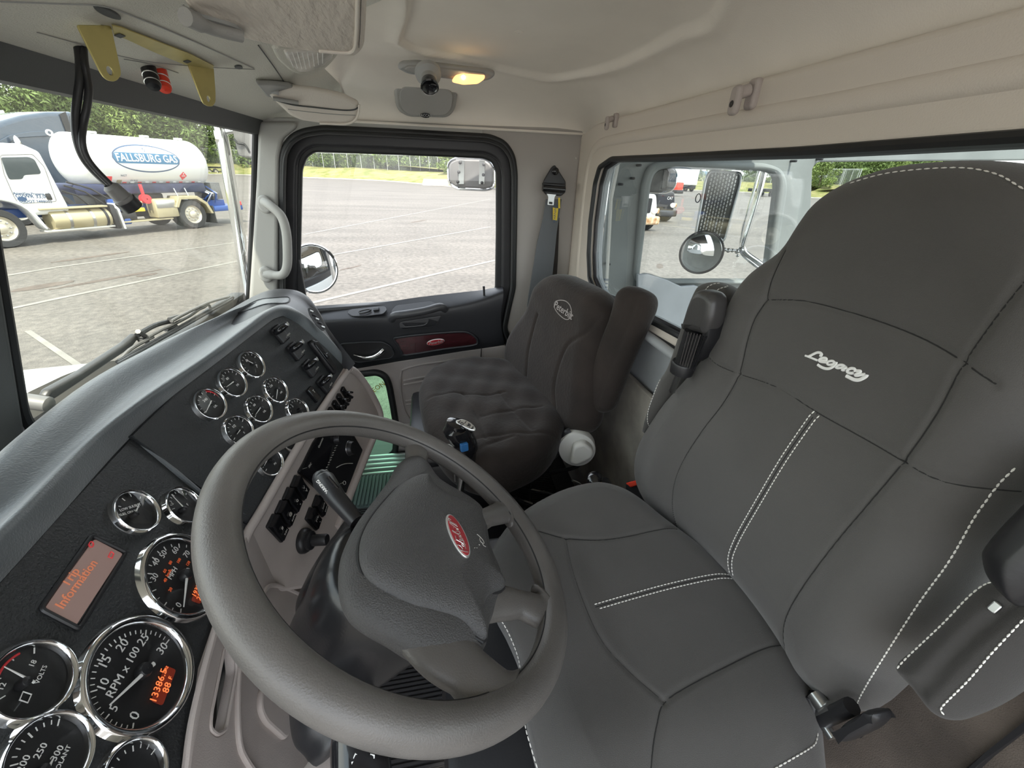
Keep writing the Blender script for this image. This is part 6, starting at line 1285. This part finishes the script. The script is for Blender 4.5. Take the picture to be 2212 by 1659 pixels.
pc = [(1206, 893), (1172, 858), (1138, 828), (1100, 804), (1050, 799), (1010, 798), (960, 808), (926, 826), (908, 856), (907, 885), (915, 925), (930, 965), (960, 1005), (1000, 1030), (1050, 1042), (1090, 1038), (1130, 1024), (1180, 998), (1208, 965), (1218, 930)]
wr = [[(925, 860), (980, 850), (1040, 855), (1090, 850)], [(1020, 950), (1090, 940), (1150, 938), (1208, 930)], [(1015, 985), (1070, 955), (1110, 945)], [(1000, 850), (1030, 900), (1050, 950)], [(1080, 850), (1110, 890), (1150, 930)], [(1040, 900), (1100, 890), (1170, 880)]]
pC = Pillow(FPC, FPC.pxs(pc, -.02), .05, .10, .06, .05, na=300, nr=90, sm=3, seams=[cr_smooth(FPC.pxs(L, .045), 4, False) for L in wr], sw=.006, sdp=.0030, extra=lambda u, v: .004*np.sin(u*40+v*30)*np.sin(v*50-u*12))
ob('seat_cushion', pC.me, 'velour', PS, smooth=180)
ob('seat_base', box((1.22, -.12, -.98), (.34, .36, .34), .03), 'blackplastic', PS); ob('seat_pan', box((1.20, -.12, -.765), (.42, .44, .05), .02), 'blackplastic', PS)
FKn = Fr(atX((1246, 968), .90), (0, -1, 0), (-.94, .30, .16)); R_ = .052
ob('recline_knob', lathe(FKn, [(R_, -.02), (R_, .006), (R_*.96, .012), (R_*.80, .014), (.0005, .014)], 0, 0, 44), 'knobwhite', PS, 'off-white recline knob')
tri = FKn.pxs([(1238, 960), (1262, 952), (1282, 968), (1281, 984), (1246, 1002), (1230, 996)], .03)
ob('knob_grip', plate(FKn, [rnd(tri, .012)], .036, .008, .046, bres=3), 'knobwhite', PS, 'off-white three-sided grip')
a, b = FKn.px((1228, 966), .0)
ob('side_frame', tube(cr_smooth([atX(p, .93) for p in ((1030, 1045), (1100, 1036), (1170, 1022), (1182, 1014), (1188, 1004))], 4, False), .006, n=8), 'blackplastic', PS)
ob('side_frame', tube(cr_smooth([atX(p, .92) for p in ((1188, 1022), (1240, 1010), (1254, 1000), (1262, 990))], 4, False), .006, n=8), 'blackplastic', PS)
ob('side_frame', tube(cr_smooth([atX(p, .92) for p in ((1184, 992), (1200, 982), (1214, 958), (1222, 936), (1232, 930))], 4, False), .009, n=8), 'blackplastic', PS)
ob('hinge_cover', tube([atX((1105, 800), 1.42), atX((1100, 770), 1.42)], .02, n=10), 'chromedull', PS)
# between the seats: air valve knob, floor brackets
av = thing('air_valve', tuple(atX((1287, 1048), .74)), 'black push knob with yellow collar beside the driver seat cushion', 'valve')
fv = Fr(atX((1287, 1050), .74), (1, 0, 0), (-.1, .25, 1)); ob('collar', lathe(fv, [(.017, -.004), (.017, .004), (.008, .006)], 0, 0, 26), 'yellow', av); ob('stem', lathe(fv, [(.006, .0), (.006, .022)], 0, 0, 14), 'blackplastic', av)
ob('knob', lathe(fv, [(.0005, .020), (.014, .022), (.0185, .028), (.0180, .034), (.010, .040), (.0005, .041)], 0, 0, 30), 'glossblack', av)
ob('valve_body', box(tuple(fv.w(0, 0, -.08)), (.06, .06, .15), .01), 'blackplastic', av)
hsb = thing('floor_console', (.85, -.25, FZ), 'low black floor console with hoses between the two seats', 'console')
ob('console_body', box((.84, -.22, -1.05), (.24, .5, .18), .03), 'blackplastic', hsb)
ob('hose', tube(cr_smooth([(.70, -.42, -.74), (.74, -.30, -.72), (.78, -.20, -.84), (.80, -.1, -.95)], 5, False), .014, n=10), 'blackplastic', hsb)
for p, q in (((1205, 1068), (1212, 1078)), ((1222, 1069), (1236, 1064))): ob('clip', tube([atX(p, .76), atX(q, .76)], .003, n=8), 'silver', hsb)
ob('hose', tube(cr_smooth([atX(p, .78) for p in ((1236, 1038), (1252, 1045), (1262, 1058), (1270, 1080))], 4, False), .003, n=8), 'chromedull', hsb)
for p, q in (((1110, 1050), (1200, 1070)), ((1130, 1098), (1230, 1080)), ((1100, 1070), (1150, 1090))): ob('bracket', tube([atX(p, .85), atX(q, .82)], .006, n=8), 'glossblack', hsb)
# ================================================================ gear lever
gs_ = thing('gear_lever', tuple(atX((1000, 1000), .86)), 'black gear lever with silver shift-pattern cap and blue switch', 'gear lever')
XG = .80
t0, t1, t2, t3 = atX((988, 915), XG), atX((1004, 944), XG), atX((1006, 990), XG), atX((1000, 1040), XG)
kfr = Fr(atX((1004, 932), XG), (.35, -.94, 0), np.array([-.35, -.15, .93]))
ob('shaft', tube([t2, atX((990, 1080), XG), (XG+.02, .05, -1.1)], [.010, .009, .009], n=14), 'chromedull', gs_)
ob('gear_knob', tube(cr_smooth([atX((988, 912), XG), atX((985, 925), XG), atX((995, 940), XG), atX((1006, 962), XG), atX((1006, 990), XG), atX((1002, 1015), XG)], 4, False), [.014]+[.024]*3+[.030]*5+[.028]*5+[.024]*6+[.021], n=24), 'glossblack', gs_)
fk_ = Fr(atX((1002, 920), XG), (.2, -.98, 0), np.array([-.62, -.12, .78])); fk_ = Fr(fk_.o, fk_.u, fk_.n)
cap = rnd(fk_.pxs([(984, 908), (1000, 905), (1016, 912), (1027, 922), (1028, 932), (1014, 930), (998, 922), (986, 916)], .010), .006)
ob('pattern_cap', plate(fk_, [cap], .008, .003, .012, bres=2), 'silver', gs_, 'silver cap with gear pattern')
ob('pattern', join([textpx(fk_, s_, p, q, .010, .0145, bold=.0003) for s_, p, q in (('LO', (992, 910), (1000, 918)), ('1 3', (1004, 912), (1012, 918)), ('R 5', (1012, 918), (1022, 926)))]), 'blackframe', gs_, smooth=None)
fb_ = Fr(atX((1003, 968), XG), (.35, -.94, 0), np.array([-.93, -.3, .1])); ob('range_switch', plate(fb_, [rrect(.018, .020, .003, *fb_.px((1003, 966), .034))], .010, .002, .038), 'blue', gs_, 'blue splitter switch')
ob('splitter_tab', ico(atX((966, 967), XG-.01), .010, 2, (.6, 1.3, 1)), 'white', gs_, 'white tab'); ob('air_line', tube([atX((978, 956), XG), atX((979, 980), XG), atX((984, 1040), XG)], .0022, n=8), 'chromedull', gs_)
# ================================================================ overhead fittings
# brass bracket
BR = thing('mounting_bracket', tuple(hdr((240, 60), .0)), 'brass-coloured metal bracket with two drilled tabs hanging from the header panel', 'bracket')
q0 = hdr((245, 62), .004); q1 = hdr((440, 140), .004)
F_br = Fr((q0+q1)/2, (q1-q0), FH.n); a0 = F_br.px((168, 55)); 
ob('bar', plate(F_br, [F_br.pxs([(243, 56), (262, 60), (412, 118), (462, 143), (460, 150), (414, 142), (398, 140), (330, 112), (270, 84), (247, 76)], .001)], .002, .0005, .001), 'brass', BR)
Ft = Fr(hdr((205, 55), .004), (1, .12, .12), (0, -1, -.15)); Ft = Fr(hdr((206, 56), .004), (1, 0, 0), (-.25, -1, -.1))
t1_ = Ft.pxs([(167, 54), (240, 55), (250, 100), (261, 150), (262, 162), (254, 174), (243, 177), (230, 172), (220, 160), (200, 120)])
ob('tab', plate(Ft, [rnd(t1_, .004), ell(.0048, .0048, *Ft.px((238, 153)), 20)], .0025, .0006, 0), 'brass', BR)
Ft2 = Fr(hdr((436, 145), .004), (1, 0, 0), (-.25, -1, -.1))
t2_ = Ft2.pxs([(407, 139), (462, 146), (466, 200), (466, 220), (460, 230), (450, 230), (440, 224), (434, 210)])
ob('tab', plate(Ft2, [rnd(t2_, .004), ell(.0048, .0048, *Ft2.px((451, 214)), 20)], .0025, .0006, 0), 'brass', BR)
for p in ((258, 76), (404, 132)): a, b = F_br.px(p, .001); ob('slot', plate(F_br, [rrect(.012, .008, .001, a, b)], .001, .0003, .0022), 'headerdark', BR)
# two binding posts / fuse plugs
for (p, m, l_) in (((328, 168), 'blackplastic', 'black plastic power plug on the header, left of the red one'), ((352, 174), 'redplastic', 'red plastic power plug on the header')):
    a_ = hdr((p[0]-8, p[1]-22), 0); d_ = ray(p[0]+5, p[1]+22)*np.linalg.norm(a_)*.975; 
    pg = thing('power_plug', tuple(a_), l_, 'plug', 'power plugs on the header'); ax_ = d_-a_; fp_ = Fr(a_, (1, 0, 0), ax_); L_ = np.linalg.norm(ax_)
    ob('barrel', lathe(fp_, [(.0105, -.002), (.0105, L_*.40), (.0095, L_*.42), (.0105, L_*.45), (.0105, L_*.85), (.0085, L_*.95), (.0005, L_)], 0, 0, 24), m, pg)
    ob('ring', lathe(fp_, [(.0106, L_*.40), (.0112, L_*.41), (.0112, L_*.44), (.0106, L_*.45)], 0, 0, 24), 'silver' if m != 'redplastic' else 'white', pg)
    ob('ring', lathe(fp_, [(.0106, L_*.74), (.0112, L_*.75), (.0112, L_*.77), (.0106, L_*.78)], 0, 0, 24), 'silver' if m != 'redplastic' else 'white', pg)
# hanging cable with connector
s0 = hdr((168, 97), -.002); D0 = np.linalg.norm(s0)
def atD(p, D): return ray(*p)*D
c1 = [s0]+[atD(p, D0*k) for p, k in (((172, 130), .99), ((173, 170), .98), ((168, 210), .975), ((163, 255), .97), ((166, 300), .965), ((180, 340), .965), ((205, 372), .965), ((240, 404), .965))]
c2_ = [hdr((180, 97), -.002)]+[atD(p, D0*k) for p, k in (((182, 130), .985), ((188, 165), .98), ((192, 195), .975), ((188, 230), .97), ((180, 270), .967), ((177, 305), .96), ((186, 338), .96), ((208, 368), .96), ((244, 404), .96))]
cb_ = thing('hanging_cable', tuple(s0), 'twin black cable with round multi-pin connector hanging in front of the windshield', 'cable')
ob('wire', tube(cr_smooth(c1, 5, False), .0048, n=12), 'blackplastic', cb_); ob('wire', tube(cr_smooth(c2_, 5, False), .0042, n=12), 'blackplastic', cb_)
e0_, e1_ = atD((240, 404), D0*.962), atD((288, 450), D0*.975); ax_ = e1_-e0_; L_ = np.linalg.norm(ax_); fc_ = Fr(e0_, (1, 0, 0), ax_)
ob('connector_boot', lathe(fc_, [(.006, -.004), (.0105, .0), (.0115, L_*.45), (.013, L_*.47), (.013, L_*.62)], 0, 0, 24), 'mirrorback', cb_); ob('connector_shell', lathe(fc_, [(.0142, L_*.60), (.0142, L_*.98), (.0125, L_), (.0115, L_*.9), (.0005, L_*.88)], 0, 0, 28), 'blackplastic', cb_)
ob('pins', join([tube([fc_.w(.0055*math.cos(t), .0055*math.sin(t), L_*.87), fc_.w(.0055*math.cos(t), .0055*math.sin(t), L_*.97)], .0016, n=7) for t in (0, 1.57, 3.14, 4.71)]), 'chromedull', cb_)
# hole plate where the cable leaves the header
ob('cable_port', plate(Fr(s0, (1, 0, 0), FH.n), [rrect(.03, .012, .004, .004, 0)], .002, .0005, .001), 'headerdark', cb_)
# driver's sun visor
VZ = .150
FVs = Fr(atZ((700, 60), VZ), (1, 0, 0), (-.10, -.20, -1))
vo = FVs.pxs([(420, 42), (360, -60), (800, -60), (797, 0), (794, 60), (790, 105), (780, 118), (765, 125), (700, 120), (600, 105), (480, 78)])
vs = thing('sun_visor', tuple(FVs.P((650, 60))), 'large creased beige sun visor folded up over the driver windshield', 'sun visor')
ob('visor_pad', plate(FVs, [rnd(vo, .012)], .022, .009, .0, bres=3), 'visor', vs)
ve = cr_smooth([FVs.P(p, .001) for p in ((773, -50), (772, 0), (770, 60), (767, 100), (758, 112), (740, 114), (690, 110))], 5, False); ob('edge_piping', tube(ve, .0022, n=8), 'visoredge', vs)
ob('stitching', stitches([FVs.P(p, .0012) for p in ((781, -50), (780, 0), (778, 60), (775, 104))], .0036, .0024, .0006), 'headerdark', vs)
bz = rnd(FVs.pxs([(396, 26), (420, 36), (470, 48), (515, 62), (532, 78), (522, 84), (470, 84), (430, 70), (405, 44)], .004), .008)
ob('clip_recess', plate(FVs, [bz], .008, .003, .004), 'ballplastic', vs, 'grey visor pivot recess'); ob('clip_rod', tube(cr_smooth([FVs.P(p, .010) for p in ((400, 36), (430, 50), (470, 66), (520, 78))], 3, False), [.008]*4+[.006]*6, n=12), 'speakergrey', vs)
# oval dome lens behind the visor
FLn = Fr(hdr((655, 135), .004), (1, 0, 0), (0, -.42, -.90)); lr_ = FLn.pxs([(588, 104), (600, 96), (700, 96), (736, 104), (720, 126), (700, 146), (675, 158), (650, 161), (625, 150), (600, 128)])
dl = thing('map_light', tuple(FLn.o), 'round map light with ribbed clear lens in the header beside the visor', 'lamp')
ob('lamp_rim', plate(FLn, [rnd(lr_, .02)], .014, .005, .004, bres=2), 'header', dl)
ll = rnd(FLn.pxs([(612, 108), (700, 104), (722, 116), (700, 136), (675, 148), (652, 153), (640, 150), (618, 125)], .006), .015); ob('lens', plate(FLn, [ll], .008, .003, .010, bres=2), 'lens', dl, 'clear ribbed lens')
ob('lens_ribs', join([tube([FLn.P((620+k*11, 112+k*.5), .0108), FLn.P((634+k*9, 146+(k if k < 3 else 6-k)*2-k), .0108)], .0007, n=5) for k in range(8)]), 'white', dl)
# passenger visor, edge on
FVp = Fr(atX((690, 225), 1.30), (.25, -.97, -.05), (-.85, -.22, -.50))
pv = thing('sun_visor', tuple(FVp.P((680, 225))), 'beige passenger sun visor seen edge-on above the passenger window', 'sun visor')
vo = FVp.pxs([(566, 184), (600, 184), (680, 192), (740, 205), (775, 222), (777, 232), (774, 248), (766, 262), (745, 270), (690, 268), (650, 262), (628, 252), (600, 226), (580, 206)])
ob('visor_pad', plate(FVp, [rnd(vo, .01)], .020, .009, .0, bres=3), 'pvis', pv)
ob('fold_line', tube(cr_smooth([FVp.P(p, .0012) for p in ((594, 216), (630, 226), (680, 232), (740, 238), (765, 237), (773, 232))], 4, False), .0018, n=6), 'headerdark', pv); ob('stitch_line', tube(cr_smooth([FVp.P(p, .0006) for p in ((622, 236), (660, 241), (720, 247), (768, 249))], 4, False), .0009, n=6), 'ballplastic', pv)
ob('edge_piping', tube(cr_smooth([FVp.P(p, .0015) for p in ((776, 226), (774, 245), (766, 260), (745, 268), (690, 266))], 4, False), .0028, n=8), 'visoredge', pv)
ob('pivot_clip', tube(cr_smooth([FVp.P(p, .006) for p in ((572, 190), (590, 196), (602, 199))], 3, False), .006, n=12), 'ballplastic', pv); ob('pivot_rod', tube([FVp.P((590, 213), .006), FVp.P((645, 222), .008)], .0045, n=10), 'speakergrey', pv)
FBp = Fr(hdr((570, 195), .006), (1, 0, 0), FH.n); ob('pivot_base', plate(FBp, [rnd(FBp.pxs([(552, 176), (580, 176), (625, 180), (645, 190), (600, 205), (575, 205)]), .008)], .010, .004, .006, bres=2), 'ballplastic', pv)
# ================================================================ windshield wiper and hood outside
wp = thing('windshield_wiper', tuple(FW.P((200, 790), -.05)), 'grey windshield wiper resting along the lower edge of the glass', 'wiper')
FWo = FW.off(-.05)
arm = FWo.pxs([(103, 858), (112, 843), (180, 805), (275, 742), (298, 722), (303, 728), (285, 752), (235, 785), (160, 836), (118, 864)])
ob('arm', plate(FWo, [rnd(arm, .004)], .016, .005, .0, bres=2), 'satin', wp)
ob('arm_tip', tube(cr_smooth([FWo.P(p, .0) for p in ((296, 725), (310, 716), (330, 705), (350, 698), (370, 694))], 4, False), .006, n=8), 'rubber', wp)
for p, q in (((298, 716), (316, 728)), ((302, 734), (318, 738)), ((366, 690), (385, 684)), ((380, 704), (358, 712))): ob('clip', tube([FWo.P(p, .004), FWo.P(q, .004)], .006, n=6), 'satin', wp)
ob('blade', tube(cr_smooth([FWo.P(p, .022) for p in ((254, 782), (300, 756), (350, 728), (400, 700), (450, 672), (503, 642))], 3, False), .0048, n=8), 'rubber', wp)
ob('blade_rubber', tube([FWo.P(p, .030) for p in ((255, 785), (300, 760), (400, 704), (503, 646))], .003, n=6), 'blackframe', wp)
for L in ([(258, 778), (280, 756), (310, 738), (330, 728)], [(320, 728), (350, 712), (380, 698), (410, 682), (430, 668)], [(370, 694), (395, 680), (430, 663), (455, 652), (495, 641)], [(430, 668), (440, 664), (450, 658), (455, 668)]): ob('bridge', tube(cr_smooth([FWo.P(p, .012) for p in L], 4, False), .0042, n=8), 'mirrorback', wp)
ob('blade_tip', tube([FWo.P((508, 645), .022), FWo.P((516, 640), .022)], .003, n=6), 'mirrorback', wp)
ob('pivot', lathe(FWo, [(.014, -.04), (.014, .006), (.010, .010), (.0005, .012)], *FWo.px((96, 872)), n=24), 'mirrorback', wp)
hd = thing('hood', (.75, 1.5, -.6), 'bright white truck hood beyond the windshield at lower left', 'hood')
rows = []
for y, w_, z in ((.74, .60, -.385), (1.0, .60, -.405), (1.4, .57, -.44), (2.0, .50, -.53), (2.5, .43, -.74), (2.62, .40, -1.1)):
    rows.append([(.58+w_*math.copysign(abs(math.cos(t))**.5, math.cos(t)), y, z-.62+.62*abs(math.sin(t))**.30) for t in np.linspace(math.pi, 0, 30)])
ob('hood_shell', loft(rows), 'truckwhite', hd, smooth=180)
ob('cowl', plate(Fr((.65, .73, -.475), (1, 0, 0), (0, -.15, 1)), [rrect(1.9, .12, .02)], .02, .005, 0), 'truckwhite', hd)
